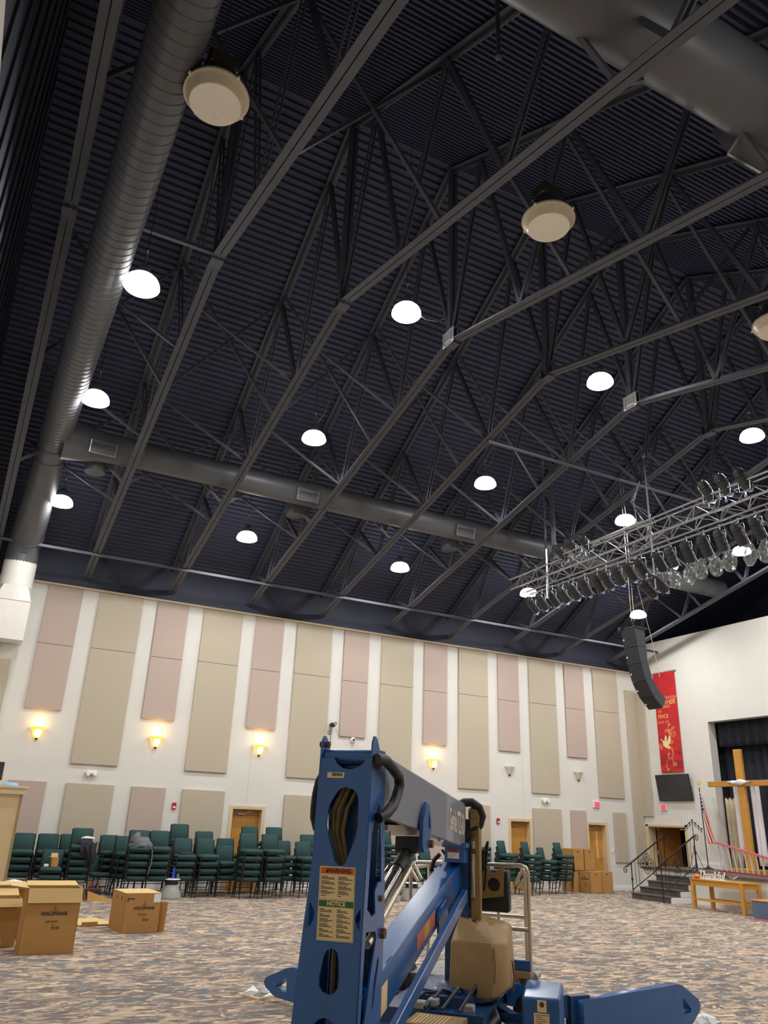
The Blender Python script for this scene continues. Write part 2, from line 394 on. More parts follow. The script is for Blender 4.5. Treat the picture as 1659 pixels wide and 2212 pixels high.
# stage door, standing open on a dark passage
r = empty('door_4', (XR, 21.925, 0)); tag(r, kind='structure')
g = G(); w = 1.79; t = 2.15
for s in (-1, 1): g.span((-.03, s * (w / 2 + .06), 0), (.0, s * (w / 2 - .04), t + .06)); g.span((0, s * w / 2, 0), (.35, s * (w / 2 - .03), t))
g.span((-.03, -w / 2 - .06, t), (0, w / 2 + .06, t + .06)); g.span((0, -w / 2, t - .03), (.35, w / 2, t)); g.build('frame', M_oakf, r)
g = G(); g.bar((.37, .82, t / 2), (1.15, .45, t / 2), .045, t - .03, up=(0, 0, 1)); g.build('leaf', mat('oak_dark', '9a6524', .5, var=.12, scale=5, stretch=(6, 6, .6)), r)
g = G(); g.span((2.2, -1.6, -.05), (2.25, 1.4, t + .3)); g.span((.35, -1.65, -.05), (2.25, -1.6, t + .3)); g.span((.35, 1.4, -.05), (2.25, 1.45, t + .3)); g.span((.35, -1.65, t + .3), (2.25, 1.45, t + .35)); g.span((.35, -1.65, -.08), (2.25, 1.45, -.03)); g.build('passage', mat('passage_brown', '5a4a38', .8), r)
g = G(); g.span((2.15, -.9, 0), (2.2, -.15, 1.75)); g.span((2.13, -.95, 1.75), (2.2, -.1, 1.83)); g.build('far_door', M_oak, r)
g = G(); g.rbox((.3, -.45, t - .08), (.05, .2, .05), .01); g.rbox((.3, .7, t - .08), (.05, .12, .05), .01); g.build('closer', M_alu, r, 40)
g = G(); g.span((.36, .78, 1.2), (.40, .86, 1.35)); g.build('hinge', M_alu, r)

# ------------------------------------------------------------------ acoustic panels
def panel(x0, x1, z0, z1, seam, m, label, grp, name='acoustic_panel', put=None):
    r = empty(name, ((x0 + x1) / 2, D, z0), 0, label, 'wall panel', grp); w = x1 - x0
    cuts = [0] + [s - z0 for s in seam if z0 < s < z1] + [z1 - z0]
    nm = ['lower_section', 'upper_section'] if len(cuts) > 2 else ['face']
    for i in range(len(cuts) - 1):
        a = cuts[i] + (.004 if i else 0); b = cuts[i + 1] - (.004 if i < len(cuts) - 2 else 0)
        G().rbox((0, -.035, (a + b) / 2), (w, .06, b - a), .008).build(nm[i], m, r)
NUM = ['first', 'second', 'third', 'fourth', 'fifth', 'sixth', 'seventh', 'eighth', 'ninth', 'tenth', 'eleventh', 'twelfth']
T = 3.0375; X1 = 1.347
for k in range(7):
    xp = X1 + k * T; xb = xp + .9144 + .468
    panel(xp, xp + .9144, 4.366, 7.72, (6.09,), M_pink, '%s narrow dusty rose acoustic panel from the left, hung high on back wall' % NUM[k], 'rose panels in the upper row')
    panel(xb, xb + 1.2192, 3.054, 7.72, (6.12,), M_beige, '%s tall beige acoustic panel from the left, hung high on back wall' % NUM[k], 'beige panels in the upper row')
LOW = [(1.33, 2.24, 'p'), (2.73, 3.94, 'b'), (4.41, 5.32, 'p'), (5.79, 7.0, 'b'), (8.82, 10.04, 'b'), (10.45, 11.36, 'p'), (11.85, 13.06, 'b'), (13.5, 14.41, 'p'), (14.92, 16.13, 'b'), (17.93, 19.15, 'b'), (19.58, 20.27, 'p'), (21.55, 22.16, 'b')]
pb = {'p': 0, 'b': 0}
for a, b, c in LOW:
    z0 = .9 
    pb[c] += 1
    panel(a, b, z0, 2.57, (), M_pink if c == 'p' else M_beige, '%s %s acoustic panel from the left in the low row behind the chairs' % (NUM[pb[c] - 1], 'dusty rose' if c == 'p' else 'beige'), '%s panels in the lower row' % ('rose' if c == 'p' else 'beige'))
# corner panel wrapping from the back wall to the stage wall
r = empty('corner_panel', (XR, D, .9), 0, 'grey beige acoustic panel wrapped into the corner beside the red banner', 'wall panel')
G().rbox((-.26, -.035, 3.08), (.5, .06, 6.16), .008).build('left_face', M_beige, r)
G().rbox((-.035, -.3, 3.83), (.06, .52, 4.5), .008).build('right_face', M_beige, r)
g = G(); g.span((-.07, -.05, 2.9), (-.0, -.02, 2.91)); g.build('seam', mat('seam_grey', '9d9484', .9), r)
r = empty('bump_panel', (.2, 22.3, 3.4), 0, 'beige acoustic panel on the corner wall under the white duct box', 'wall panel')
G().rbox((.09, -.035, 1.02), (1.0, .06, 2.04), .008).build('face', M_beige, r)

# ------------------------------------------------------------------ roof trusses
XT = [-.16 + 2.441 * i for i in range(10)]
BN = [11.3, 13.55, 16.4, 19.1, 21.5]; TN = [12.4, 15.0, 17.7, 20.4, 22.6]
def tz(y): return roof(y) - .13
def mk_truss():
    parts = []
    base = Vector((0, RY, 10.95))
    def add(name, g): parts.append((name, g.mesh(name, M_steel)))
    def P(y, z): return Vector((0, y, z)) - base
    for s in (1, -1):
        mir = lambda y: RY + s * (y - RY)
        yw = D - .02 if s > 0 else D - .02
        g = G()
        for dx in (-.058, .058):
            a = P(mir(11.42), chord(11.42)); b = P(mir(22.97), chord(22.97)); o = Vector((dx, 0, 0))
            g.bar(a + o, b + o, .098, .014); o2 = Vector((dx * .22, 0, .05)); g.bar(a + o2, b + o2, .012, .1)
        add('bottom_chord', g)
        g = G()
        for dx in (-.058, .058):
            a = P(mir(11.3), tz(11.3)); b = P(mir(22.95), tz(22.95)); o = Vector((dx, 0, .05)); g.bar(a + o, b + o, .1, .014); o2 = Vector((dx * .22, 0, 0)); g.bar(a + o2, b + o2, .012, .1)
        add('top_chord', g)
        seq = []
        for i in range(5):
            seq.append((BN[i], 'b', TN[i], 't'))
            if i < 4: seq.append((TN[i], 't', BN[i + 1], 'b'))
        for ya, ka, yb, kb in seq:
            a = P(mir(ya), chord(ya) + .03 if ka == 'b' else tz(ya)); b = P(mir(yb), chord(yb) + .03 if kb == 'b' else tz(yb))
            g = G()
            for dx in (-.035, .035): g.bar(a + Vector((dx, 0, 0)), b + Vector((dx, 0, 0)), .022, .075, up=(0, s, 0))
            add('web', g)
    g = G(); a = P(11.3, 10.98); b = P(11.3, ZR - .12)
    for dx in (-.05, .05): g.bar(a + Vector((dx, 0, 0)), b + Vector((dx, 0, 0)), .07, .11, up=(0, 1, 0))
    add('ridge_post', g)
    g = G(); g.hexa([(-.012, -.26, -.06), (.012, -.26, -.06), (.012, .26, -.06), (-.012, .26, -.06), (-.012, -.22, .3), (.012, -.22, .3), (.012, .22, .3), (-.012, .22, .3)])
    g.span((-.11, -.12, -.09), (.11, .12, -.06)); g.span((-.1, -.13, -.06), (.1, -.115, .16)); g.span((-.1, .115, -.06), (.1, .13, .16))
    add('gusset_plate', g)
    return parts
TP = mk_truss()
TL = ['against the ribbed gable wall at far left', 'just right of the big round duct', 'third from the left gable', 'fourth from the left gable', 'fifth from the left gable', 'sixth from the left gable, over the stage light rig', 'seventh from the left gable, over the light rig', 'third from the stage wall', 'second from the stage wall', 'nearest to the stage wall']
for i, x in enumerate(XT):
    r = empty('roof_truss', (x, RY, 10.95), 0, 'dark steel roof truss, ' + TL[i], 'truss', 'dark steel roof trusses')
    for nm, me in TP: link(nm, me, r)
    if i in (3, 5):
        g = G()
        for yy in (-.05, .05):
            g.lathe([(.03, 0), (.03, .05)], 6, Matrix.Translation((-.02, yy, .03)) @ Matrix.Rotation(-PI / 2, 4, 'Y'))
        g.span((-.1, -.2, -.1), (-.085, .2, .24)); g.build('splice_plate', mat('zinc_plate', 'b9b9ba', .45, .2), r)
# cross braces between the trusses
BR = []
for y in (4.3, 7.8, 14.8, 18.3):
    zb = chord(y) + .05; zt = roof(y) - .2; dx = XT[1] - XT[0]
    for s in (1, -1):
        g = G(); g.bar((-dx / 2 * s, 0, zb - 10), (dx / 2 * s, 0, zt - 10), .06, .06, up=(0, 1, 0)); BR.append((y + .04 * s, g.mesh('cross_brace', M_steel)))
for i in range(9):
    for y, me in BR:
        o = link('cross_brace', me, None, ((XT[i] + XT[i + 1]) / 2, y, 10)); tag(o, 'thin dark steel brace slanting between two neighbouring roof trusses', 'brace', 'slanted braces between the roof trusses')
def longbar(y, z, x0, x1, lab, th=.06):
    g = G(); g.bar((0, 0, 0), (x1 - x0, 0, 0), th, th); g.bar((0, .03, .03), (x1 - x0, .03, .03), .01, th)
    tag(g.build('bridging_bar', M_steel, None, None, (x0, y, z)), lab, 'steel bar')
longbar(21.5, chord(21.5) - .045, -.9, 23.0, 'long horizontal steel bar crossing under all trusses near the back wall', .055)
longbar(11.2, 10.99, XT[0], XT[1], 'short steel bar at the ridge passing behind the round duct', .07)
longbar(13.55, 10.34, XT[4], XT[8], 'horizontal steel bar above the row of stage lights', .06)
KB = G().bar((-2.3, 0, 1.15), (0, 0, 0), .05, .05, up=(0, 1, 0)).mesh('kicker_brace', M_steel)
for i in range(1, 9):
    for y in (13.6, 16.45, 19.1):
        o = link('kicker_brace', KB, None, (XT[i] - .05, y, chord(y) + .06)); tag(o, 'short dark steel kicker running up from a truss bottom chord', 'brace', 'kicker braces at the truss joints')

g = G(); g.tube([(0, 0, 0), (0, 0, roof(5.37) - 10.45)], .028, 8); g.lathe([(.02, -.07), (.045, -.05), (.045, -.01), (.02, .0)], 10)
tag(g.build('hanging_pipe', M_steel, None, 40, (4.04, 5.37, 10.47)), 'short capped pipe hanging straight down from the roof deck overhead', 'pipe')
# ------------------------------------------------------------------ ducts
r = empty('main_duct', (.55, 9, 9.95), 0, 'large dark spiral air duct running down the left side to the corner', 'air duct')
g = G(); prof = []; yy = -9.3; 
def duct_pts(): 
    p = [(0, -9.35, 0), (0, 9.1, 0)]
    return p
g.tube([(0, -9.35, 0), (0, 8.9, 0)], .33, 32); g.build('spiral_pipe', M_duct, r, 40)
el = [(0, 8.9, 0), (0, 9.25, -.05), (0, 9.7, -.2), (-.02, 11.9, -1.05), (-.04, 12.6, -1.35), (-.05, 12.95, -1.65), (-.05, 13.05, -2.05), (-.05, 13.05, -2.35)]
g = G(); g.tube(el, [.33, .335, .345, .39, .4, .4, .4, .4], 32); g.build('elbow', M_duct, r, 40)
g = G()
k = -9.2
while k < 8.9:
    g.lathe([(.331, -.006), (.338, 0), (.331, .006)], 32, Matrix.Translation((0, k, 0)) @ Matrix.Rotation(PI / 2, 4, 'X') @ Matrix.Rotation(.06, 4, 'Y'), cap=False); k += .17
sr = g.build('seam', M_duct, r, 60); sr['kind'] = 'stuff'
g = G()
for q, rr, ax in (((0, 9.25, -.05), .345, .2), ((0, 9.7, -.2), .355, .35), ((-.04, 12.6, -1.35), .41, .5)):
    g.lathe([(rr, -.015), (rr + .012, 0), (rr, .015)], 32, Matrix.Translation(q) @ Matrix.Rotation(PI / 2 - ax, 4, 'X'), cap=False)
g.build('joint_ring', M_duct, r, 60)
r = empty('duct_drop', (.5, 22.05, 5.85), 0, 'white duct drop with round collar and square box at the left corner', 'air duct')
g = G(); g.lathe([(.405, 1.4), (.41, 1.42), (.405, 1.45), (.405, 2.1), (.4, 2.1)], 32); g.build('collar', M_ductw, r, 40)
g = G(); n = 32; vs = []
for k in range(n):
    a = 2 * PI * k / n; c, s_ = math.cos(a), math.sin(a); m = max(abs(c), abs(s_)); vs.append((.42 * c / m, .4 * s_ / m, 1.02))
for k in range(n):
    a = 2 * PI * k / n; vs.append((.405 * math.cos(a), .405 * math.sin(a), 1.42))
g.add(vs, [(k, (k + 1) % n, (k + 1) % n + n, k + n) for k in range(n)]); g.build('transition', M_ductw, r, 30)
g = G(); g.span((-1.3, -.41, 0), (.43, .4, 1.02)); g.span((-1.3, -.425, 1.0), (.445, .41, 1.02)); g.build('box', M_ductw, r)
r = empty('branch_duct', (.55, 18, 9.95), 0, 'dark round branch duct crossing the room with three box diffusers', 'air duct')
g = G(); g.tube([(.2, 0, 0), (.55, 0, 0), (1.1, 0, 0), (1.6, 0, 0), (2.2, 0, 0), (22, 0, 0)], [.5, .46, .36, .35, .33, .33], 28); g.build('pipe', M_duct, r, 35)
for x in (1.05, 6.2, 11.1):
    R = Matrix.Translation((x, -.28, -.1)) @ Matrix.Rotation(math.radians(30), 4, 'X')
    g = G(); g.hexa([R @ Vector(p) for p in ((-.3, -.2, -.16), (.3, -.2, -.16), (.3, .22, -.13), (-.3, .22, -.13), (-.3, -.1, .13), (.3, -.1, .13), (.3, .22, .13), (-.3, .22, .13))])
    b = g.build('diffuser', M_duct, r)
    g = G(); 
    for q in range(4): g.bar(R @ Vector((-.27, -.165 - .0 * q, -.1 + .05 * q)), R @ Vector((.27, -.165, -.1 + .05 * q)), .03, .012)
    for sx in (-1, 1): g.bar(R @ Vector((.29 * sx, -.21, -.165)), R @ Vector((.29 * sx, -.12, .12)), .02, .02)
    g.bar(R @ Vector((-.3, -.21, -.165)), R @ Vector((.3, -.21, -.165)), .02, .02); g.build('grille', M_alu, b)
    g = G(); g.tube([(x - .02, .45, .1), (x - .02, .45, -.5)], .24, 20); g.build('boot', M_duct, r, 35)
r = empty('near_duct', (0, 4.05, 10.0), 0, 'large dark round duct overhead at the top right', 'air duct')
g = G(); g.tube([(2.6, 0, 0), (22, 0, 0)], .44, 36); g.build('pipe', M_duct, r, 40)
g = G(); g.lathe([(.441, -.03), (.47, 0), (.441, .03)], 36, Matrix.Translation((8.6, 0, 0)) @ Matrix.Rotation(PI / 2, 4, 'Y'), cap=False); g.build('flange', M_duct, r, 60)
R = Matrix.Translation((7.15, .42, -.1)) @ Matrix.Rotation(math.radians(-30), 4, 'X')
g = G(); g.hexa([R @ Vector(p) for p in ((-.4, -.22, -.3), (.4, -.22, -.3), (.4, .2, -.3), (-.4, .2, -.3), (-.4, -.22, .2), (.4, -.22, .2), (.4, .1, .2), (-.4, .1, .2))]); b = g.build('diffuser', M_duct, r)
g = G(); g.bar(R @ Vector((-.4, .2, -.31)), R @ Vector((.4, .2, -.31)), .03, .03); g.bar(R @ Vector((-.4, -.2, -.31)), R @ Vector((-.4, .2, -.31)), .03, .03); g.build('grille', M_alu, b)

# ------------------------------------------------------------------ high bay lamps
ROW = {'a': (20.0, 9.14), 'b': (15.45, 10.25), 'c': (11.05, 11.05), 'd': (6.85, 10.05), 'e': (2.5, 8.95)}
def lit_lamp():
    r = empty('high_bay_lamp')
    g = G(); g.lathe([(.02, -.02), (.2, -.02), (.272, 0), (.287, .02), (.28, .07), (.25, .14), (.2, .19), (.14, .215), (.06, .22)], 28); g.build('glowing_bowl', M_glow, r, 40)
    g = G(); g.lathe([(.07, .21), (.09, .23), (.09, .4), (.07, .42), (.03, .44)], 20); g.build('housing', M_dark, r, 40)
    g = G(); g.tube([(0, 0, .44), (0, 0, .7)], .012, 8); g.tube([(0, .0, .68), (.0, .035, .72), (0, 0, .76), (0, -.035, .72), (0, 0, .68)], .008, 6); g.build('hook', M_alu, r)
    return r
def add_lamp_light(r):
    ld = bpy.data.lights.new('lamp_light', 'AREA'); ld.shape = 'DISK'; ld.size = .5; ld.energy = LAMP_W; ld.color = LAMP_COL
    lo = bpy.data.objects.new('lamp_light', ld); COL.objects.link(lo); lo.parent = r; lo.location = (0, 0, -.03)
LP = lit_lamp()
def old_lamp():
    r = empty('old_high_bay_lamp')
    g = G(); g.lathe([(.37, .02), (.372, .05), (.33, .12), (.24, .27), (.2, .32), (.2, .36), (.1, .37)], 36); g.build('shade', M_shade, r, 40)
    g = G(); g.lathe([(.355, .03), (.38, .0), (.38, .02), (.37, .045)], 36, cap=False); g.build('rim', M_lens, r, 40)
    g = G(); g.lathe([(.292, -.125), (.3, -.12), (.366, .01), (.37, .02)], 36, cap=False); g.build('lens_cone', mat('lens_cone_glass', 'e9dcc0', .3, var=.05, scale=6, coat=.3), r, 30)
    g = G(); g.lathe([(.0, -.118), (.1, -.12), (.2, -.124), (.292, -.128), (.296, -.122)], 36, cap=False); g.build('lens', M_lens, r, 30)
    g = G(); g.rbox((0, 0, .47), (.36, .3, .22), .03); g.build('ballast_box', M_shade, r)
    g = G()
    for k in range(4): a = k * PI / 2 + .4; g.box((.385 * math.cos(a), .385 * math.sin(a), .02), (.03, .03, .03))
    g.build('clip', M_white, r)
    return r
OP = old_lamp()
COLX = [1.1, 5.96, 10.84, 15.72, 20.6]
cname = ['leftmost', 'second', 'third', 'fourth', 'fifth']
rname = {'a': 'row nearest the back wall', 'b': 'middle row before the branch duct', 'c': 'row under the roof ridge', 'd': 'nearest row overhead', 'e': 'added unseen row behind the camera'}
first = {'l': True, 'o': True}
def place_lamp(row, ci, lit):
    y, z = ROW[row]; x = COLX[ci]
    if ci == 0 and row != 'e': y, z, x = {'a': (20.0, 9.1, 1.07), 'b': (15.45, 9.83, 1.07), 'c': (11.0, 9.74, 1.107), 'd': (6.9, 9.7, 1.126)}[row]
    P = LP if lit else OP; k = 'l' if lit else 'o'
    o = P if first[k] else copy_tree(P); first[k] = False
    o.location = (x, y, z - .06)
    if lit:
        add_lamp_light(o)
        tag(o, 'glowing white high bay lamp, %s in the %s' % (cname[ci], rname[row]), 'pendant lamp', 'lit high bay lamps under the roof')
    else: tag(o, 'unlit old high bay lamp with cream lens, %s in the %s' % (cname[ci], rname[row]), 'pendant lamp', 'unlit high bay lamps overhead')
    top = roof(y) - .04
    g = G(); h = .68 if lit else .57
    g.tube([(0, 0, h), (0, 0, top - z + .06)], .007, 6); g.build('suspension_rod', M_steel, o)
    if lit and (row, ci) in (('b', 1), ('b', 2), ('c', 1)):
        g = G()
        if row == 'b': g.tube([(.02, 0, .5), (.1, .05, .56), (.22, .0, .8), (.3, -.1, 1.2), (.32, -.2, 1.6)], .01, 6)
        else: g.tube([(.26, 0, .12), (.4, -.05, .02), (.6, -.1, .02), (.8, -.1, .16)], .01, 6)
        g.build('power_cable', M_zinc, o)
for row in 'abc':
    for ci in range(5): place_lamp(row, ci, True)
for ci in range(1, 5): place_lamp('e', ci, True)  # unseen lit row, added to brighten the floor near the camera
for ci in (3, 4): place_lamp('d', ci, True)  # lit lamps out of view on the right, added for floor brightness
for ci in (0, 1, 2): place_lamp('d', ci, False)

# ------------------------------------------------------------------ stage light rig
r = empty('lighting_truss', (14, 12.4, 8.9), 0, 'long box truss hung under the roof, carrying rows of stage spotlights', 'light truss')
y0, y1 = -6.4, 6.05
g = G()
for x, z in ((-.2, .0), (.12, -.14), (-.16, -.3), (.14, -.42)): g.tube([(x, y0, z), (x, y1 if x < 0 else y1 - .35, z)], .026, 8)
g.build('rail', M_alu, r, 40)
g = G(); k = y0; i = 0
while k < y1 - .5:
    k2 = k + .36
    for (a, b) in (((.12, -.14), (.14, -.42)), ((-.2, 0), (-.16, -.3)), ((-.2, 0), (.12, -.14)), ((-.16, -.3), (.14, -.42))):
        p, q = (a, b) if i % 2 else (b, a); g.tube([(p[0], k, p[1]), (q[0], k2, q[1])], .011, 5)
    k = k2; i += 1
w = g.build('lattice', M_alu, r); w['kind'] = 'stuff'
g = G(); g.tube([(.22, y0, -.5), (.22, y1 - .4, -.5)], .024, 8); g.tube([(-.3, y0, .06), (-.3, y1 - 2.2, .06)], .024, 8)
g.build('lamp_pipe', M_alu, r, 40)
g = G(); k = y0 + .3
while k < y1 - .6: g.bar((.14, k, -.42), (.22, k, -.5), .03, .03); g.bar((-.2, k, 0), (-.3, k, .06), .03, .03); k += .9
g.build('outrigger', M_steel, r)
def spot():
    o = empty('stage_spotlight')
    g = G(); g.lathe([(.0, .3), (.05, .3), (.055, .27), (.1, .25), (.12, .2), (.122, .12), (.122, -.22), (.13, -.225), (.13, -.24)], 18); g.build('body', M_can, o, 40)
    g = G(); g.lathe([(.124, .1), (.13, .11), (.13, .13), (.124, .14)], 18, cap=False); g.lathe([(.124, -.1), (.128, -.09), (.124, -.08)], 18, cap=False); g.build('band', M_chairf, o, 40)
    g = G(); g.lathe([(0, -.2), (.11, -.21)], 18, cap=False); g.build('lens', M_screen, o)
    for k in range(4):
        a = k * PI / 2 + PI / 4; c, s = math.cos(a), math.sin(a); Rk = Matrix.Rotation(a, 3, 'Z'); g = G()
        g.hexa([Rk @ Vector(p) for p in ((.115, -.075, -.235), (.12, -.075, -.235), (.12, .075, -.235), (.115, .075, -.235), (.145, -.02, -.3), (.15, -.02, -.3), (.15, .02, -.3), (.145, .02, -.3))])
        g.build('gel_flap', M_gel, o)
    return o
def yoke(parent_name, o, up):
    pass
SP = spot(); nsp = [0]; SPK = list(SP.children)
YK = None
def mk_yoke():
    g = G(); g.tube([(-.135, 0, 0), (-.14, 0, .1), (-.13, 0, .24), (0, 0, .26), (.13, 0, .24), (.14, 0, .1), (.135, 0, 0)], .01, 6); g.tube([(0, 0, .26), (0, 0, .36)], .014, 6); g.rbox((0, 0, .37), (.05, .05, .06), .01); return g.mesh('yoke', M_alu)
YK = mk_yoke()
def place_spot(y, z, aim, label, grp, up=True, x=14.24):
    o = SP if nsp[0] == 0 else SP.copy()
    if nsp[0]:
        COL.objects.link(o)
        for ch in SPK: copy_tree(ch, o)
    nsp[0] += 1
    o.location = (x, y, z); d = Vector(aim).normalized(); q = d.to_track_quat('-Z', 'Y'); o.rotation_euler = q.to_euler()
    tag(o, label, 'spotlight', grp)
    yk = link('yoke', YK, o); M = o.rotation_euler.to_matrix().to_4x4()
    R = Matrix.Rotation(PI / 2, 4, 'Z') @ (Matrix.Identity(4) if up else Matrix.Rotation(PI, 4, 'X'))
    yk.matrix_local = M.inverted() @ R
ysp = [17.93, 17.49, 17.01, 16.55, 16.12, 15.65, 15.16, 14.82, 14.39, 13.97, 13.56, 12.99, 12.6, 12.11, 11.61, 11.16, 10.67, 10.21, 9.8]
ordn = lambda i: ['first', 'second', 'third', 'fourth', 'fifth', 'sixth', 'seventh', 'eighth', 'ninth', 'tenth', 'eleventh', 'twelfth', 'thirteenth', 'fourteenth', 'fifteenth', 'sixteenth', 'seventeenth', 'eighteenth', 'nineteenth'][i]
rnd = random.Random(3)
for i, y in enumerate(ysp):
    a = (1, rnd.uniform(-.25, .1), -1.15 - rnd.uniform(-.1, .25) - (.5 if i > 11 else 0) - (.9 if i in (12, 15) else 0))
    place_spot(y, 8.05, a, 'black stage spotlight, %s from the left in the long lower row' % ordn(i), 'spotlights in the long row')
for i, (y, z) in enumerate(((13.43, 7.48), (13.06, 7.53))):
    place_spot(y, z, (1, -.15, -.75), ('left' if i == 0 else 'right') + ' one of two black spotlights hanging lowest under the rig', 'lowest pair of spotlights')
for i, (y, z) in enumerate(((15.95, 9.02), (15.48, 9.08), (14.98, 9.05), (10.94, 9.05), (10.49, 9.05), (10.0, 8.99))):
    place_spot(y, z, (1, -.3, -.9) if i < 3 else (.6, -.2, -1), 'black spotlight on top of the light truss, %s of the upper %s' % (['first', 'second', 'third'][i % 3], 'left trio' if i < 3 else 'right trio'), 'spotlights above the truss', False, 13.72)
def mat_bag():
    m = mat('clear_bag', '7b827e', .22, 0, var=.3, scale=9, bump=1., bscale=12, trans=.3, alpha=.62); return m
M_bag = mat_bag()
bm = bmesh.new(); bmesh.ops.create_icosphere(bm, subdivisions=3, radius=1)
for v in bm.verts:
    a = math.atan2(v.co.y, v.co.x); z = v.co.z
    k = (.62 + .38 * (1 - max(0, z)) ) * (1 + .12 * math.sin(7 * a + 3 * z) + .07 * math.sin(11 * a - 5 * z))
    q = math.floor(a * 4.5) % 2; k *= (.86 if q else 1.05); v.co = Vector((v.co.x * .15 * k, v.co.y * .13 * k, z * .27 + .03 * math.sin(5 * a)))
bme = bpy.data.meshes.new('plastic_bag'); bm.to_mesh(bme); bm.free(); bme.materials.append(M_bag); bme.shade_smooth(); bme.set_sharp_from_angle(angle=math.radians(24))
for i, (y, z) in enumerate(((12.58, 7.54), (12.15, 7.53), (11.8, 7.57), (11.4, 7.55), (11.02, 7.56), (10.49, 7.55), (10.12, 7.53))):
    o = link('plastic_bag', bme, None, (14.26, y, z)); o.rotation_euler = (rnd.uniform(-.15, .15), rnd.uniform(-.25, .1), rnd.uniform(0, 6))
    tag(o, 'crumpled clear plastic bag under the stage lights, %s from the left' % ordn(i), 'plastic bag', 'plastic bags below the spotlights')
# hangers and conduits of the rig
for i, (y, zt) in enumerate(((16.82, 12.4), (16.95, 12.3))):
    g = G(); g.bar((0, 0, 0), (0, 0, zt - 8.0), .035, .05); g.rbox((0, 0, zt - 8.0), (.1, .06, .1), .01)
    tag(g.build('hanger_strut', M_alu, None, None, (13.9 + .1 * i, y, 8.0)), ('left' if i == 0 else 'right') + ' steel strut hanging the left end of the light truss', 'strut')
g = G(); g.tube([(0, 0, 3.0), (0, 0, -.55)], .024, 8); g.rbox((0, 0, 3.0), (.08, .08, .12), .01)
tag(g.build('hanger_pipe', M_alu, None, None, (14.05, 13.0, 7.9)), 'single steel pipe holding the light truss at its middle', 'strut')
r = empty('conduit_bundle', (14, 16.43, 8.9), 0, 'bundle of grey conduits dropping from the roof and bending along the truss', 'conduit')
for k in range(4):
    o = .05 * k; g = G(); g.tube([(-.05 + .3, .25 + o, 3.5 - .1 * k), (-.1 + .1, .1 + o, 3.52 - .1 * k), (-.1, -.02 + o * .9, 3.4 - .1 * k), (-.1, -.05 + o, .5), (-.12, -.06 + o, .25 + o), (-.15, -.12, .1), (-.2 - o * .3, -.4, .05 + o * .4), (-.2 - o * .3, -3.2 - o * 2, .07 + o * .3), (-.15, -3.5 - o * 2, -.02)], .018, 8)
    g.build('conduit', M_alu, r, 40)
r = empty('cable_tangle', (14.1, 13.15, 10.2), 0, 'tangled loops of cable tied at the truss joint above the rig', 'cable')
for k in range(4):
    g = G(); g.tube([(rnd.uniform(-.2, .2), rnd.uniform(-.3, .3), .1), (rnd.uniform(-.3, .3), rnd.uniform(-.4, .4), -.5), (rnd.uniform(-.2, .2), rnd.uniform(-.3, .3), -.9 - .2 * k), (rnd.uniform(-.1, .1), .0, -1.6)], .012, 6); g.build('cable', M_alu, r, 40)

# ------------------------------------------------------------------ line array loudspeaker
r = empty('line_array', (14.415, 14.415, 4.688), 0, 'black curved line array of five loudspeaker boxes hanging before the red banner', 'loudspeaker')
r.scale = (.93, .93, .93)
FE = [(15.5, 7.05), (15.57, 6.55), (15.645, 6.11), (15.765, 5.66), (16.0, 5.265), (16.3, 4.985)]
BE = [(15.93, 7.1), (15.94, 6.58), (15.95, 6.17), (16.07, 5.76), (16.26, 5.47), (16.5, 5.23)]
for i in range(5):
    a0, a1 = FE[i], FE[i + 1]; b0, b1 = BE[i], BE[i + 1]
    def T_(p, y): return Vector((p[0] - 15.5, y - 15.5, p[1] - 4.9))
    lerp = lambda p, q, t: (p[0] + (q[0] - p[0]) * t, p[1] + (q[1] - p[1]) * t)
    e = .012
    A0, A1, B0, B1 = lerp(a0, a1, e), lerp(a1, a0, e), lerp(b0, b1, e), lerp(b1, b0, e)
    ya, yb = 15.25, 15.74; 
    c = G(); c.hexa([T_(lerp(A1, B1, .06), ya), T_(lerp(A1, B1, .06), yb), T_(B1, yb - .04), T_(B1, ya + .04), T_(lerp(A0, B0, .06), ya), T_(lerp(A0, B0, .06), yb), T_(B0, yb - .04), T_(B0, ya + .04)])
    cab = c.build('cabinet', M_spks, r)
    c = G(); c.hexa([T_(A1, ya + .01), T_(A1, yb - .01), T_(lerp(A1, B1, .06), yb), T_(lerp(A1, B1, .06), ya), T_(A0, ya + .01), T_(A0, yb - .01), T_(lerp(A0, B0, .06), yb), T_(lerp(A0, B0, .06), ya)]); c.build('grille', M_spk, cab)
    m = lerp(A0, A1, .55); n_ = Vector((a1[1] - a0[1], 0, -(a1[0] - a0[0]))).normalized()
    c = G(); p = T_(m, yb - .055); dn = Vector((A1[0] - A0[0], 0, A1[1] - A0[1])).normalized() * .022; sy = Vector((0, .022, 0)); nn = n_ * .006
    c.hexa([p - dn - sy, p + dn - sy, p + dn + sy, p - dn + sy, p - dn - sy + nn, p + dn - sy + nn, p + dn + sy + nn, p - dn + sy + nn]); c.build('badge', M_white, cab)
g = G(); g.span((.02, -.26, 2.16), (.5, .26, 2.2)); g.span((-.05, .2, 2.14), (.0, .3, 2.24)); g.tube([(.25, 0, 2.2), (.25, 0, 2.35), (.25, .04, 2.4), (.25, 0, 2.45)], .02, 6); g.build('fly_bar', M_dark, r)
g = G()
for dy in (-.05, .05): g.tube([(.25, dy, 2.4), (.25, dy, (roof(14.4) - 4.69) / .93 - .03)], .009, 6)
g.build('hoist_cable', M_zinc, r)
g = G(); g.tube([(-.4, -.9, 3.1), (.5, -.35, 2.0), (.75, -.3, .9)], .007, 5); g.build('signal_cable', M_white, r)

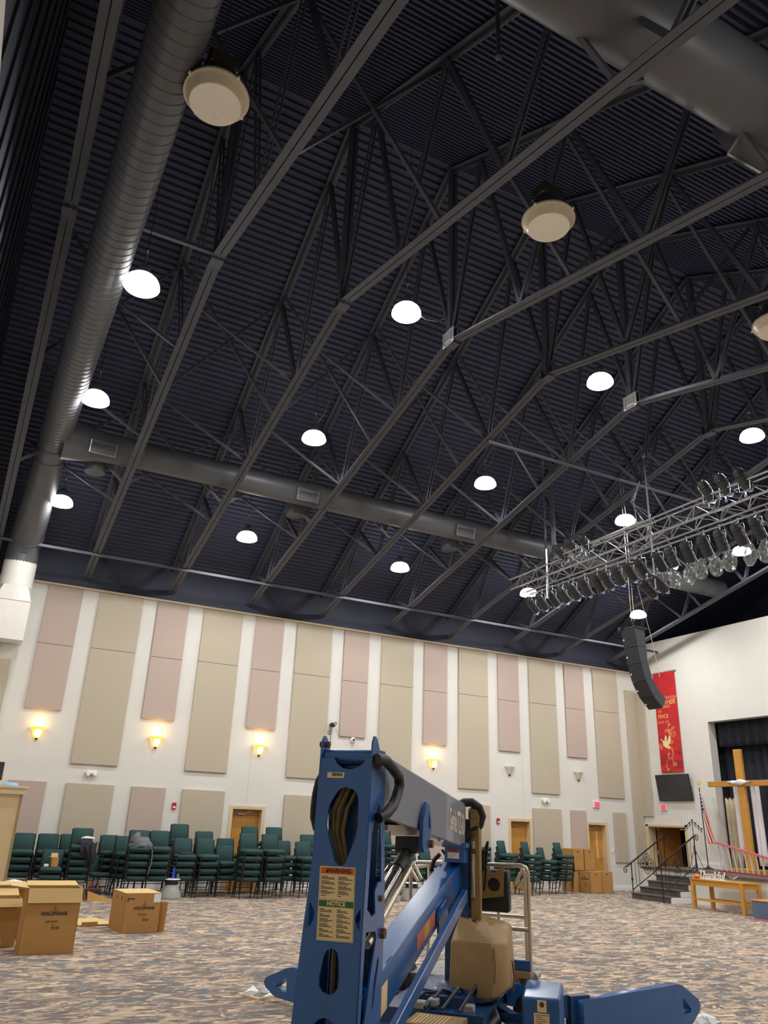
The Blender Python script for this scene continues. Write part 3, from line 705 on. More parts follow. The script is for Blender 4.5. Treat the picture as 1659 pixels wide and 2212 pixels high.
# ------------------------------------------------------------------ stage, steps and the things on it
sp_ = [(XR, 21.0), (20.95, 21.1), (20.95, 18.62), (20.45, 18.58), (19.85, 17.0), (19.66, 15.0), (19.55, 11.5), (19.5, 3), (XR, 3)]
g = G(); g.prism(sp_, lambda x, y: (x, y, 0), lambda x, y: (x, y, SH - .03)); tag(g.build('stage_front', M_wall), kind='structure')
g = G()
def off(p, d): return p
cap = [(XR, 21.03), (20.9, 21.15), (20.9, 18.57), (20.4, 18.53), (19.79, 17.0), (19.6, 15.0), (19.49, 11.5), (19.44, 3), (XR, 3)]
g.prism(cap, lambda x, y: (x, y, SH - .06), lambda x, y: (x, y, SH)); tag(g.build('stage_cap', M_slate), 'dark slate edge capping the low stage platform', 'platform', kind='structure')
g = G(); g.prism([(XR, 21.0), (21.4, 21.0), (21.4, 18.3), (20.75, 18.2), (20.15, 16.5), (20.05, 15.), (19.9, 3), (XR, 3)], lambda x, y: (x, y, SH), lambda x, y: (x, y, SH + .008)); tag(g.build('stage_carpet', mat('stage_carpet', '77655c', .95, var=.2, scale=14)), 'brown carpet covering the stage platform', 'carpet', kind='structure')
g = G()
for (a, b) in (((20.45, 18.58), (19.85, 17.0)), ((19.85, 17.0), (19.66, 15.0)), ((19.66, 15.0), (19.55, 11.5)), ((19.5, 18.59), (20.45, 18.58))):
    d = Vector((b[0] - a[0], b[1] - a[1], 0)); n_ = Vector((d.y, -d.x, 0)).normalized() * -.0
    g.bar((a[0], a[1], .065), (b[0], b[1], .065), .05, .13); g.bar((a[0], a[1], .14), (b[0], b[1], .14), .03, .03)
tag(g.build('baseboard_stage', M_base), kind='structure')
g = G(); g.span((XR - .03, 19.62, SH), (XR, 21.0, SH + .16)); g.span((XR - .015, 19.62, SH + .16), (XR, 21.0, SH + .2)); tag(g.build('baseboard_right', M_base), kind='structure')
r = empty('stage_steps', (19.5, 19.4, 0), 0, 'four dark slate steps with cream side wall leading up to the stage', 'steps')
for i in range(4):
    x0 = .36 * i; ya, yb = (-.78, .78)
    st = G(); st.span((x0, ya, .175 * i), (1.45, yb, .175 * (i + 1) - .035)); s_ = st.build('riser', M_slate, r)
    G().rbox(((x0 - .03 + 1.45) / 2, 0, .175 * (i + 1) - .018), (1.45 - x0 + .03, yb - ya + .04, .036), .01).build('tread', M_slate, s_)
g = G(); g.prism([(0.05, 0), (1.45, 0), (1.45, .664), (1.13, .664), (1.13, .489), (.77, .489), (.77, .314), (.41, .314), (.41, .139), (0.05, .139)], lambda x, z: (x, -.80, z), lambda x, z: (x, -.781, z)); g.build('side_wall', M_wall, r)
def scroll(c, r0, turns, a0, f, n=18, r1=.01):
    return [f(c[0] + (r0 + (r1 - r0) * i / n) * math.cos(a0 + turns * 2 * PI * i / n), c[1] + (r0 + (r1 - r0) * i / n) * math.sin(a0 + turns * 2 * PI * i / n)) for i in range(n + 1)]
def iron_rail(y, label, dx=0., dz=0.):
    o = empty('iron_railing', (19.4 + dx, y, 0), 0, label, 'railing', 'wrought iron stair railings')
    f = lambda x, z: (x, 0, z)
    hz = lambda x: .92 + .545 * x + dz     # handrail height
    g = G(); g.bar(f(-.05, hz(-.05)), f(1.75, hz(1.75)), .045, .03); g.tube(scroll((-.07, hz(-.05) - .09), .1, 1.3, PI / 2, f), .013, 6); g.tube(scroll((1.78, hz(1.75) - .08), .1, -1.3, PI / 2, f), .013, 6); g.build('handrail', M_iron, o, 40)
    g = G(); g.bar(f(.2, .26), f(1.6, .26 + .525 * 1.4), .025, .02); g.tube(scroll((1.62, .98), .09, 1.2, -PI / 2, f), .012, 6); g.build('bottom_rail', M_iron, o, 40)
    for x in (.18, 1.68):
        g = G(); z0 = .0 if x < 1 else SH; g.tube([f(x, z0), f(x, hz(x))], .019, 6); g.lathe([(.02, -.05), (.035, 0), (.02, .05)], 8, Matrix.Translation(f(x, z0 + .55 if x < 1 else z0 + .5))); g.build('post', M_iron, o, 40)
    for k in range(9):
        x = .34 + .145 * k
        if .62 < x < 1.1: continue
        g = G(); g.tube([f(x, .26 + .525 * (x - .2)), f(x, hz(x))], .008, 5); g.build('baluster', M_iron, o)
    c = (.86, 1.0 + dz * .5); g = G()
    for k in range(4):
        a = k * PI / 2; cc = (c[0] + .17 * math.cos(a), c[1] + .17 * math.sin(a)); g.tube(arc(cc, .13, 0, 2 * PI, 20, f), .009, 5)
        for s in (-1, 1): g.tube(scroll((cc[0] + .05 * s * math.sin(a), cc[1] + .05 * s * math.cos(a)), .05, 1.1 * s, a + PI, f, 12), .007, 5)
    g.tube([f(c[0] - .26, c[1]), f(c[0] + .26, c[1])], .008, 5); g.tube([f(c[0], c[1] - .3), f(c[0], c[1] + .3)], .008, 5); g.lathe([(.0, -.05), (.05, 0), (0, .05)], 8, Matrix.Translation((c[0], 0, c[1])), cap=False); g.build('quatrefoil', M_iron, o)
iron_rail(20.2, 'black wrought iron railing on the left side of the slate steps')
iron_rail(18.68, 'black wrought iron railing on the right side of the slate steps', -.3, .03)
# sloping red handrail on the stage edge
A0, A1 = Vector((21.3, 18.3, 1.71)), Vector((20.35, 15.3, 1.28))
r = empty('stage_railing', (21.0, 17, SH), 0, 'white balustrade with a sloping red handrail along the stage edge', 'railing')
L0 = Vector((21.0, 17, SH)); g = G(); g.bar(A0 - L0, A1 - L0, .07, .06); g.bar(A1 - L0, A1 + (A1 - A0) * .6 - L0, .07, .06); g.build('handrail', M_pinkrail, r)
g = G(); b0 = Vector((21.27, 18.2, SH + .03)) - L0; b1 = b0 + (Vector((20.35, 15.3, SH + .03)) - Vector((21.27, 18.2, SH + .03))) * 1.6; g.bar(b0, b1, .12, .06); g.build('foot_rail', M_redcarpet, r)
for i in range(18):
    t = .02 + .085 * i; a = A0 + (A1 - A0) * t - L0; b = b0 + (b1 - b0) * (t / 1.6)
    g = G(); g.bar(b, a, .035, .035); g.build('baluster', mat('baluster_grey', 'cfcabf', .5), r)
g = G(); g.tube([A0 - L0 + Vector((-.06, -.1, -.05)), A0 - L0 + Vector((-.1, -.25, -.16)), A0 - L0 + Vector((-.13, -.33, -.3))], .012, 6); g.build('bracket', M_alu, r)
g = G(); g.prism([(20.9, 18.25), (21.5, 18.25), (20.6, 15), (20.0, 15.2)], lambda x, y: (x, y, SH + .008), lambda x, y: (x, y, SH + .016)); tag(g.build('red_runner', M_redcarpet), 'strip of dusty red carpet under the stage balustrade', 'carpet')

# stage opening: curtains, cross, flag, candle stand
def drape(x, ya, yb, z0, z1, amp, freq, name, mat_, parent, nz=8, taper=0., loc=(0, 0, 0), thick=.01):
    n = int((yb - ya) * freq * 8); vs = []; fs = []
    for j in range(nz + 1):
        t = j / nz
        for i in range(n + 1):
            u = i / n; yy = ya + (yb - ya) * u; ph = yy * freq * 2 * PI
            d = amp * (math.sin(ph + .4 * math.sin(yy * 3)) + .35 * math.sin(2.3 * ph + 1)) * (.75 + .5 * t)
            vs.append((x + d - loc[0], yy - loc[1], z1 + (z0 - z1) * t - loc[2]))
    for j in range(nz):
        for i in range(n): a = j * (n + 1) + i; fs.append((a, a + 1, a + n + 2, a + n + 1))
    g = G().add(vs, fs); o = g.build(name, mat_, parent, 80); md = o.modifiers.new('thick', 'SOLIDIFY'); md.thickness = thick; return o
r = empty('stage_curtain', (23.9, 16, SH), 0, 'black pleated stage curtain hanging behind the wooden cross', 'curtain')
drape(23.85, 12.6, 20.2, SH, 5.55, .06, 3.2, 'curtain', M_curtain, r, 8, loc=(23.9, 16, SH))
r2 = empty('curtain_valance', (23.5, 16, 4.9), 0, 'black gathered valance across the top of the stage opening', 'curtain')
drape(23.52, 12.6, 20.0, 4.78, 5.62, .05, 2.6, 'valance', M_curtain, r2, 4, loc=(23.5, 16, 4.9))
g = G(); g.span((XR + .35, 12.5, 5.6), (24.4, 20.4, 5.65)); g.span((24.3, 12.5, 0), (24.35, 20.4, 5.65)); g.span((XR + .3, 20.3, 0), (24.4, 20.35, 5.65)); g.span((XR, 12.5, SH - .1), (24.4, 20.4, SH - .02)); tag(g.build('wall_stage_niche', M_black), kind='structure')
r = empty('wooden_cross', (22.25, 17.95, SH), 0, 'tall plain wooden cross draped with white cloth before the black curtain', 'cross')
g = G(); g.rbox((0, -.08, 1.82), (.11, .27, 3.64), .008); g.build('upright', M_pine, r)
g = G(); g.rbox((-.02, -.1, 2.6), (.12, 2.56, .17), .008); g.build('crossbeam', mat('pine_beam', 'bd8438', .55, var=.14, scale=6, stretch=(6, 1, 6)), r)
g = G(); g.rbox((0, -.08, .06), (.9, .9, .12), .01); g.build('foot', M_pine, r)
vs = []; fs = []; n = 18; m = 8
for j in range(m + 1):
    for i in range(n + 1):
        u = i / n - .5; t = j / m; vs.append((-.1 - .035 * math.sin(PI * t) - .02 * math.cos(9 * u), -.08 - u * .86, 2.72 - .06 * abs(u) * 2 - t * (.16 * math.cos(PI * u)) + .015 * math.sin(14 * u + 4 * t)))
for j in range(m):
    for i in range(n): a = j * (n + 1) + i; fs.append((a, a + 1, a + n + 2, a + n + 1))
wr = empty('white_drape', (22.25, 17.95, 2.7 + SH), 0, 'white cloth wrapped over the cross beam with two tails hanging behind', 'cloth')
o = G().add(vs, fs).build('front_wrap', M_cloth, wr, 80, (0, 0, -2.7)); md = o.modifiers.new('thick', 'SOLIDIFY'); md.thickness = .03
drape(22.42, 18.0, 18.36, 1.35, 3.46, .035, 6.5, 'left_tail', M_cloth, wr, 8, loc=(22.25, 17.95, 2.7 + SH))
drape(22.42, 17.35, 17.72, 1.1, 3.46, .035, 6.5, 'right_tail', M_cloth, wr, 8, loc=(22.25, 17.95, 2.7 + SH))
r = empty('side_banner', (23.4, 19.3, SH), 0, 'folded beige fabric banner on a stand at the left edge of the opening', 'banner')
drape(23.35, 19.05, 19.5, SH + .05, 3.1, .03, 6, 'fabric', mat('beige_satin', 'b3a487', .7, var=.1, scale=12), r, 6, loc=(23.4, 19.3, SH)); g = G(); g.tube([(.06, 0, 0), (.06, 0, 2.25)], .015, 8); g.tube([(-.05, -.25, 2.24), (-.05, .25, 2.24)], .02, 8); g.build('stand', M_brass, r)
# flag
r = empty('flag_on_pole', (22.45, 19.7, SH), 0, 'United States flag with gold fringe hanging from a standing pole', 'flag')
g = G(); g.tube([(0, 0, 0), (0, .03, 2.5)], .016, 8); g.build('pole', M_brass, r, 40)
g = G(); g.lathe([(.16, 0), (.16, .03), (.06, .07), (.03, .12)], 20); g.build('base', M_brass, r, 40)
g = G(); g.lathe([(.01, 2.5), (.035, 2.54), (.01, 2.6), (.025, 2.64), (.0, 2.7)], 12, Matrix.Translation((0, .03, 0))); g.hexa([(-.01, .03 - .1, 2.62), (.01, .03 - .1, 2.62), (.01, .03 + .1, 2.62), (-.01, .03 + .1, 2.62), (-.01, .03 - .07, 2.72), (.01, .03 - .07, 2.72), (.01, .03 + .07, 2.72), (-.01, .03 + .07, 2.72)]); g.build('eagle_finial', M_gold, r, 40)
n, m = 22, 26; vs = []; fs = []; uvs = []
for j in range(m + 1):
    t = j / m
    for i in range(n + 1):
        u = i / n; wid = .12 + .24 * t
        y = .02 - u * wid - .12 * t * t; x = -.03 + .045 * math.sin(u * 9 + t * 2.5) * (.4 + t); z = 2.42 - t * 1.62 - u * .22 * (1 - t)
        vs.append((x, y, z)); uvs.append((t * .98 + .1 * u, 1 - u * .92 + .1 * t))
for j in range(m):
    for i in range(n): a = j * (n + 1) + i; fs.append((a, a + 1, a + n + 2, a + n + 1))
o = G().add(vs, fs).build('flag', M_flag, r, 80); ul = o.data.uv_layers.new(name='UVMap')
for l in o.data.loops: ul.data[l.index].uv = uvs[l.vertex_index]
g = G(); bot = [Vector(vs[m * (n + 1) + i]) for i in range(n + 1)]; sid = [Vector(vs[j * (n + 1) + n]) for j in range(m + 1)]
for a, b in list(zip(bot, bot[1:])) + list(zip(sid[10:], sid[11:])): g.bar(a, b, .03, .015, up=(1, 0, 0))
g.build('fringe', M_fringe, r)
# candle stand
r = empty('candelabra', (22.3, 20.05, SH), 0, 'slender wrought iron candelabra with seven white candles', 'candle stand')
g = G(); g.tube([(0, 0, .55), (0, 0, 1.5)], .012, 6)
for k in range(4): a = k * PI / 2 + .6; g.tube([(0, 0, .6), (.09 * math.cos(a), .09 * math.sin(a), .38), (.22 * math.cos(a), .22 * math.sin(a), 0)], .01, 6)
g.build('stem', M_iron, r, 40)
g = G(); g.tube([(0, .36, 1.2), (0, .18, 1.36), (0, 0, 1.46), (0, -.18, 1.36), (0, -.36, 1.2)], .01, 6); g.tube([(0, .36, 1.13), (0, 0, 1.4), (0, -.36, 1.13)], .008, 6); g.build('arm', M_iron, r, 40)
for k in range(7):
    y = .36 - .12 * k; z = 1.46 - abs(y) * .72 + .0
    c = G(); c.lathe([(.008, -.12), (.012, -.02), (.03, .0), (.03, .02)], 10, Matrix.Translation((0, y, z + .03))); cp = c.build('cup', M_iron, r, 40)
    c = G(); c.lathe([(.008, 0), (.008, .24), (.0, .26)], 10, Matrix.Translation((0, y, z + .05))); c.build('candle', M_paper, cp, 40)
g = G(); g.rbox((-.02, 0, .62), (.02, .07, .16), .005); g.build('red_tag', M_alarm, r)

# red banner on the stage wall
r = empty('wall_banner', (XR, 21.35, 3.98), 0, 'tall red banner with gold lettering and a dove on the stage wall', 'banner')
g = G(); g.span((-.05, -.52, 0), (-.044, .52, 3.6)); g.build('cloth', M_banner, r)
g = G(); g.tube([(-.047, -.58, 3.6), (-.047, .55, 3.6)], .018, 8); g.lathe([(.0, -.62), (.03, -.6), (.0, -.57)], 8, Matrix.Translation((-.047, 0, 3.6)) @ Matrix.Rotation(PI / 2, 4, 'X') @ Matrix.Scale(-1, 4, (0, 0, 1)), cap=False); g.build('rod', M_alu, r, 40)
BF = lambda u, v: Matrix.Translation((-.052, 0, 0)) @ frame((0, .52 - u, v), (0, -1, 0), (0, 0, 1), (-1, 0, 0))
text('lettering', 'Everlasting', .2, BF(.58, 2.66), M_peach, r, .001, .25)
text('lettering', 'FATHER', .235, BF(.58, 2.47), M_gold, r, .001, bold=.002, sx=.93)
text('lettering', '&  PRINCE', .13, BF(.4, 2.32), M_gold, r, .001)
text('lettering', 'OF', .12, BF(.2, 2.16), M_gold, r, .001)
text('lettering', 'PEACE', .2, BF(.34, 1.98), M_gold, r, .001, bold=.001, sx=.85)
text('lettering', 'Isaiah 9:6', .15, BF(.3, 1.78), M_peach, r, .001, .3)
f3 = lambda u, v: (-.054, .52 - u, v)
dove = [(.18, 1.10), (.22, 1.13), (.27, 1.12), (.29, 1.05), (.31, 1.20), (.34, 1.29), (.38, 1.30), (.41, 1.22), (.39, 1.12), (.38, 1.06), (.47, 1.16), (.52, 1.27), (.58, 1.26), (.60, 1.14), (.55, 1.02), (.48, .95), (.44, .93), (.52, .90), (.54, .84), (.50, .80), (.42, .84), (.33, .86), (.25, .92), (.22, 1.02), (.20, 1.07)]
G().prism(dove, lambda u, v: (-.056, .52 - u, v), lambda u, v: (-.05, .52 - u, v)).build('dove', M_goldl, r)
def swirl(pts, c, r0, turns, a0, rad=.011, m=None):
    g = G(); P = [f3(*p) for p in pts] + scroll(c, r0, turns, a0, f3, 26, .015); g.tube(P, rad, 5); g.build('swirl', m or M_peach, r)
swirl([(.55, 1.3), (.52, 1.5), (.53, 1.62)], (.585, 1.66), .06, -1.6, PI)
swirl([(.55, 1.28), (.52, 1.42), (.46, 1.5)], (.42, 1.45), .075, 1.6, .6)
swirl([(.56, 1.25), (.62, 1.38)], (.72, 1.3), .14, -2.0, 2.5)
swirl([(.6, 1.25), (.66, 1.42), (.69, 1.52)], (.75, 1.53), .07, -1.5, PI)
swirl([(.57, 1.12), (.58, 1.06)], (.62, 1.03), .08, -1.6, 2.3)
swirl([(.58, 1.32), (.57, 1.43)], (.6, 1.47), .05, -1.4, PI)
swirl([(.26, .9), (.2, 1.0), (.12, 1.02)], (.1, .93), .08, 1.4, 1.4)
swirl([(.22, .93), (.16, .93)], (.13, .85), .05, 1.3, 1.6)
swirl([(.48, .92), (.58, .85), (.64, .7), (.62, .55), (.54, .46), (.44, .47), (.4, .55)], (.45, .62), .06, -1.3, 3.3)
swirl([(.5, .92), (.62, .82), (.66, .66), (.6, .5), (.6, .4), (.62, .28)], (.69, .28), .09, 1.8, PI)
swirl([(.52, .5), (.42, .46), (.34, .38), (.29, .25), (.31, .12)], (.36, .1), .06, 1.5, PI)
G().prism([(.16, 1.12), (.18, 1.16), (.17, 1.2), (.14, 1.2), (.13, 1.14)], lambda u, v: (-.056, .52 - u, v), lambda u, v: (-.05, .52 - u, v)).build('olive_sprig', M_goldl, r)
# television
r = empty('wall_television', (XR - .14, 21.27, 3.45), 0, 'black flat television tilted on the stage wall under the banner', 'television')
R = rotm((0, math.radians(-8), 0)); g = G(); g.rbox((0, 0, 0), (.06, 1.54, .9), .012, R); g.build('case', M_dark, r)
g = G(); g.box((-.035, 0, 0), (.006, 1.5, .86), R); g.build('screen', M_screen, r)
g = G(); g.box((.09, 0, 0), (.1, .4, .3)); g.build('mount', M_dark, r)
def exit_sign(loc, rz, label):
    o = empty('exit_sign', loc, rz, label, 'exit sign', 'red exit signs')
    G().rbox((0, -.03, 0), (.3, .06, .22), .01).build('housing', M_white, o)
    G().span((-.1, -.066, -.085), (.13, -.058, .085)).build('red_face', M_red, o)
    text('lettering', 'EXIT', .1, Matrix.Translation((.015, -.067, 0)) @ FY(0, 0, 0), mat('exit_letter', 'f08a94', .5), o, .001)
exit_sign((20.78, D, 2.8), 0, 'red exit sign above the door beside the stacked cartons')
exit_sign((XR, 21.93, 2.8), -PI / 2, 'red exit sign under the television on the stage wall')

# ------------------------------------------------------------------ fittings on the back wall
def sconce():
    o = empty('wall_sconce')
    prof = [(.02, -.17), (.05, -.16), (.09, -.1), (.12, -.02), (.15, .06), (.21, .12)]
    n = 16; vs = []; fs = []
    for rr, z in prof:
        for k in range(n + 1): a = PI + PI * k / n; vs.append((rr * math.cos(a), .9 * rr * math.sin(a) - .01, z))
    for i in range(len(prof) - 1):
        for k in range(n): a = i * (n + 1) + k; fs.append((a, a + 1, a + n + 2, a + n + 1))
    g = G().add(vs, fs); b = g.build('bowl', M_sconce_off, o, 60); md = b.modifiers.new('t', 'SOLIDIFY'); md.thickness = .008
    g = G(); g.lathe([(.0, -.2), (.035, -.185), (.04, -.16), (.02, -.15)], 14, Matrix.Translation((0, -.03, 0))); g.build('finial', M_brass, o, 40)
    return o
SO = sconce(); SL = copy_tree(SO)
for ch in SL.children:
    if ch.name.startswith('bowl'):
        ch.data = ch.data.copy(); ch.data.materials.clear(); ch.data.materials.append(M_sconce_rim)
        g = G(); g.lathe([(0, -.14), (.05, -.12), (.085, -.05), (.09, .03), (.06, .1), (0, .12)], 16, Matrix.Translation((0, -.07, 0)), cap=False); g.build('glowing_bulb', M_sconce_on, SL, 60)
sl = ['leftmost of the four glowing amber wall sconces', 'second glowing amber wall sconce from the left', 'third glowing amber wall sconce, left of the blue lift mast', 'glowing amber wall sconce to the right of the blue lift mast']
for i, x in enumerate((1.79, 4.88, 7.91, 13.92)):
    o = SL if i == 0 else copy_tree(SL); o.location = (x, D, 3.78); tag(o, sl[i], 'wall lamp', 'lit amber sconces')
    ld = bpy.data.lights.new('sconce_light', 'POINT'); ld.energy = 4; ld.color = (1, .6, .22); ld.shadow_soft_size = .07
    lo = bpy.data.objects.new('sconce_light', ld); COL.objects.link(lo); lo.parent = o; lo.location = (0, -.12, .26)
for i, x in enumerate((16.98, 20.03)):
    o = SO if i == 0 else copy_tree(SO); o.location = (x, D, 3.75); tag(o, 'unlit cream glass wall sconce, the %s one' % ('left' if i == 0 else 'right'), 'wall lamp', 'unlit sconces')
def motion(x, z, lab):
    o = empty('emergency_light', (x, D, z), 0, lab, 'emergency light', 'white emergency lights')
    G().rbox((0, -.05, 0), (.3, .1, .11), .03).build('case', M_white, o, 40)
    g = G()
    for s in (-1, 1): g.lathe([(.04, -.03), (.05, .03), (.03, .05)], 12, Matrix.Translation((.09 * s, -.08, -.06)) @ Matrix.Rotation(1.9, 4, 'X'))
    g.build('lamp_head', M_white, o, 40)
motion(3.3, 2.85, 'white emergency light above the leftmost chair stacks'); motion(18.49, 2.84, 'white emergency light right of the lift, under a tall beige panel')
r = empty('security_camera', (10.94, D, 4.28), 0, 'small white dome security camera beside the lift mast top', 'camera')
g = G(); g.lathe([(.07, 0), (.09, .03), (.08, .08), (.05, .12), (0, .13)], 18, Matrix.Rotation(PI / 2, 4, 'X')); g.build('dome', M_white, r, 40)
g = G(); g.lathe([(.045, .11), (.03, .135), (0, .14)], 14, Matrix.Rotation(PI / 2, 4, 'X'), cap=False); g.build('lens', M_dark, r, 40)
g = G(); g.tube([(0, -.02, -.07), (.03, -.01, -.2), (.04, -.01, -.6)], .006, 5); g.build('wire', M_white, r)
for x, z, l in ((5.61, 2.12, 'small red fire alarm on the wall left of the first door'), (16.47, 2.1, 'small red fire alarm on the wall left of the second door')):
    o = empty('fire_alarm', (x, D, z), 0, l, 'fire alarm', 'red fire alarms'); G().rbox((0, -.025, 0), (.11, .05, .17), .008).build('case', M_alarm, o); G().span((-.035, -.054, -.06), (.035, -.05, -.01)).build('strobe', M_white, o)
G_ = G().rbox((0, -.01, 0), (.09, .02, .13), .005).build('light_switch', M_white, None, None, (21.45, D, 1.28)); tag(G_, 'white light switch plate near the stage steps', 'switch')

# ------------------------------------------------------------------ stacked chairs
def chair():
    r = empty('stacking_chair')
    R = rotm((math.radians(-12), 0, 0))
    G().rbox((0, -.01, .445), (.47, .47, .1), .035).build('seat', M_green, r, 50)
    G().rbox((0, .25, .66), (.45, .065, .4), .025, R).build('backrest', M_green, r, 50)
    for s in (-1, 1):
        g = G(); g.tube([(.25 * s, -.2, 0), (.25 * s, -.19, .39), (.24 * s, -.16, .41)], .013, 6); g.build('front_leg', M_chairf, r, 40)
        g = G(); g.tube([(.25 * s, .27, 0), (.25 * s, .2, .4), (.238 * s, .215, .5), (.235 * s, .29, .84)], .013, 6); g.build('rear_leg', M_chairf, r, 40)
    g = G()
    for s in (-1, 1): g.bar((.245 * s, -.2, .39), (.245 * s, .21, .39), .022, .022)
    g.bar((-.245, -.19, .385), (.245, -.19, .385), .02, .02); g.build('seat_frame', M_chairf, r); g = G(); g.bar((-.25, .24, .14), (.25, .24, .14), .016, .016); g.build('stretcher', M_chairf, r)
    return r
CH = chair(); nch = [0]
STK = [(1.9, 22.15, 4, -3, 'the leftmost stack beside the cream booth'), (2.46, 22.2, 4, -2, 'the stack right of the leftmost one'), (2.52, 21.3, 2, -6, 'the low pair holding a small carton'),
       (3.0, 22.3, 4, 0, 'the stack half hidden left of the black jackets'), (3.13, 21.45, 5, -4, 'the stack under the black jackets'), (3.78, 22.2, 1, 4, 'a single chair right of the jackets'),
       (4.0, 22.45, 4, 8, 'the rear stack left of the grey hoodie'), (4.28, 21.85, 4, 8, 'the side-on stack next to the grey hoodie'), (4.42, 21.1, 5, -3, 'the stack under the grey hoodie'), (4.93, 21.15, 5, -2, 'the stack behind the blue bottle'),
       (5.68, 22.2, 6, 2, 'the tall rear stack left of the first door'), (5.6, 21.3, 4, 2, 'the stack with a notebook on top'), (6.2, 21.35, 4, 4, 'the front stack right of the notebook'), (6.38, 22.2, 5, 2, 'the rear stack right of the notebook'),
       (7.0, 22.25, 4, 0, 'the stack against the first door frame'), (6.8, 21.55, 3, 0, 'the low stack before the first door'), (7.2, 20.95, 5, 4, 'the front stack before the first door'), (7.62, 22.2, 6, 2, 'the tallest stack against the first door'),
       (7.84, 21.05, 5, 6, 'the second front stack right of the first door'), (8.36, 22.25, 6, 4, 'the rear stack right of the first door'), (8.38, 21.5, 4, 4, 'the narrow gap stack left of the lift mast'), (8.86, 21.15, 4, 8, 'the front stack beside the lift mast'), (9.4, 22.2, 5, 6, 'the stack half behind the lift mast'),
       (11.8, 22.1, 6, 10, 'the tall stack seen just right of the lift mast'), (12.7, 22.1, 3, 15, 'the low stack behind the white boom'), (13.3, 22.1, 3, 15, 'the low stack behind the lift tower'), (12.3, 21.3, 3, 15, 'the low stack behind the hydraulic cylinder'),
       (15.2, 22.35, 6, 35, 'the stack right behind the tan lift post'), (15.8, 21.7, 5, 28, 'the stack left of the second door'), (16.3, 22.35, 5, 28, 'the rear stack at the second door'), (16.5, 21.4, 5, 26, 'the stack in front of the second door'),
       (17.5, 21.85, 4, 28, 'the left stack beside the cartons'), (18.2, 21.9, 5, 24, 'the right stack beside the cartons')]
for sx, sy, n, rz, where in STK:
    a = math.radians(rz); fx, fy = math.sin(a), -math.cos(a)
    for k in range(n):
        o = CH if nch[0] == 0 else copy_tree(CH); nch[0] += 1
        o.location = (sx + fx * .03 * k + rnd.uniform(-.008, .008), sy + fy * .03 * k, .163 * k); o.rotation_euler = (0, 0, a + rnd.uniform(-.02, .02))
        if n == 1: lab = 'green padded stacking chair, ' + where
        else: lab = 'green chair, %s in %s' % ('topmost' if k == n - 1 else ORD[k] + ' up' if k else 'lowest', where)
        tag(o, lab, 'chair', 'green chairs stacked along the back wall')
def top(i): s = STK[i]; return s[0], s[1] - .03 * (s[2] - 1), .163 * (s[2] - 1) + .5
# things lying on the chairs
def heap(name, loc, dims, seed, m, label, cat, rz=0, n=14):
    rr = random.Random(seed); vs = []; fs = []
    bm = bmesh.new(); bmesh.ops.create_icosphere(bm, subdivisions=3, radius=1)
    ph = [rr.uniform(0, 6) for _ in range(6)]
    for v in bm.verts:
        x, y, z = v.co; k = 1 + .16 * math.sin(5 * x + ph[0]) * math.sin(4 * y + ph[1]) + .1 * math.sin(9 * y + 5 * z + ph[2]) + .08 * math.sin(13 * x - 6 * z + ph[3])
        v.co = Vector((x * dims[0] / 2 * k, y * dims[1] / 2 * k, max(-.02, z) * dims[2] * k))
    me = bpy.data.meshes.new(name); bm.to_mesh(me); bm.free(); me.materials.append(m); me.shade_smooth()
    return me
tx, ty, tz_ = top(4)
r = empty('black_jacket', (tx + .06, ty - .05, tz_), 0, 'black jackets hanging over the top chair of a tall stack', 'jacket')
link('bundle', heap('bundle', 0, (.36, .36, .13), 4, M_fabric, '', ''), r, (0, .02, 0))
def hang(x0, x1, drop, seed):
    rr = random.Random(seed); vs = []; fs = []; n, m = 10, 8
    for j in range(m + 1):
        t = j / m
        for i in range(n + 1):
            u = i / n; vs.append((x0 + (x1 - x0) * u + .02 * math.sin(6 * t + seed), -.2 - .03 * math.sin(u * 9 + seed) - .05 * math.sin(PI * t), .06 - drop * t - .02 * math.sin(u * 7 + seed)))
    for j in range(m):
        for i in range(n): a = j * (n + 1) + i; fs.append((a, a + 1, a + n + 2, a + n + 1))
    return G().add(vs, fs)
for i, (a, b, d) in enumerate(((-.1, .1, .28), (.06, .24, .46))):
    o = hang(a, b, d, i + 2).build('sleeve', M_fabric, r, 80); md = o.modifiers.new('t', 'SOLIDIFY'); md.thickness = .025
r2 = empty('white_towel', (tx + .1, ty - .02, tz_ + .13), 0, 'small white cloth lying on the black jackets', 'cloth'); link('cloth', heap('cloth', 0, (.3, .14, .05), 9, M_cloth, '', ''), r2)
tx, ty, tz_ = top(8)
r = empty('grey_hoodie', (tx + .02, ty - .02, tz_), 0, 'grey hoodie heaped on the top chair with a drawstring hanging', 'hoodie'); link('bundle', heap('bundle', 0, (.5, .4, .2), 12, M_greyf, '', ''), r)
link('hood', heap('hood', 0, (.26, .22, .2), 5, M_greyf, '', ''), r, (-.12, .02, .1)); g = G(); g.tube([(.16, -.18, .05), (.24, -.24, -.1), (.25, -.25, -.35), (.2, -.25, -.6)], .012, 6); g.build('drawstring', M_greyf, r)
tx, ty, tz_ = top(11)
r = empty('notebook', (tx, ty - .08, tz_), .2, 'dark blue notebook with white pages on a top chair seat', 'book'); G().rbox((0, 0, .015), (.34, .24, .03), .005).build('cover', M_ink, r); G().span((-.165, -.115, .006), (-.1, .115, .024)).build('pages', M_paper, r)
tx, ty, tz_ = top(2)
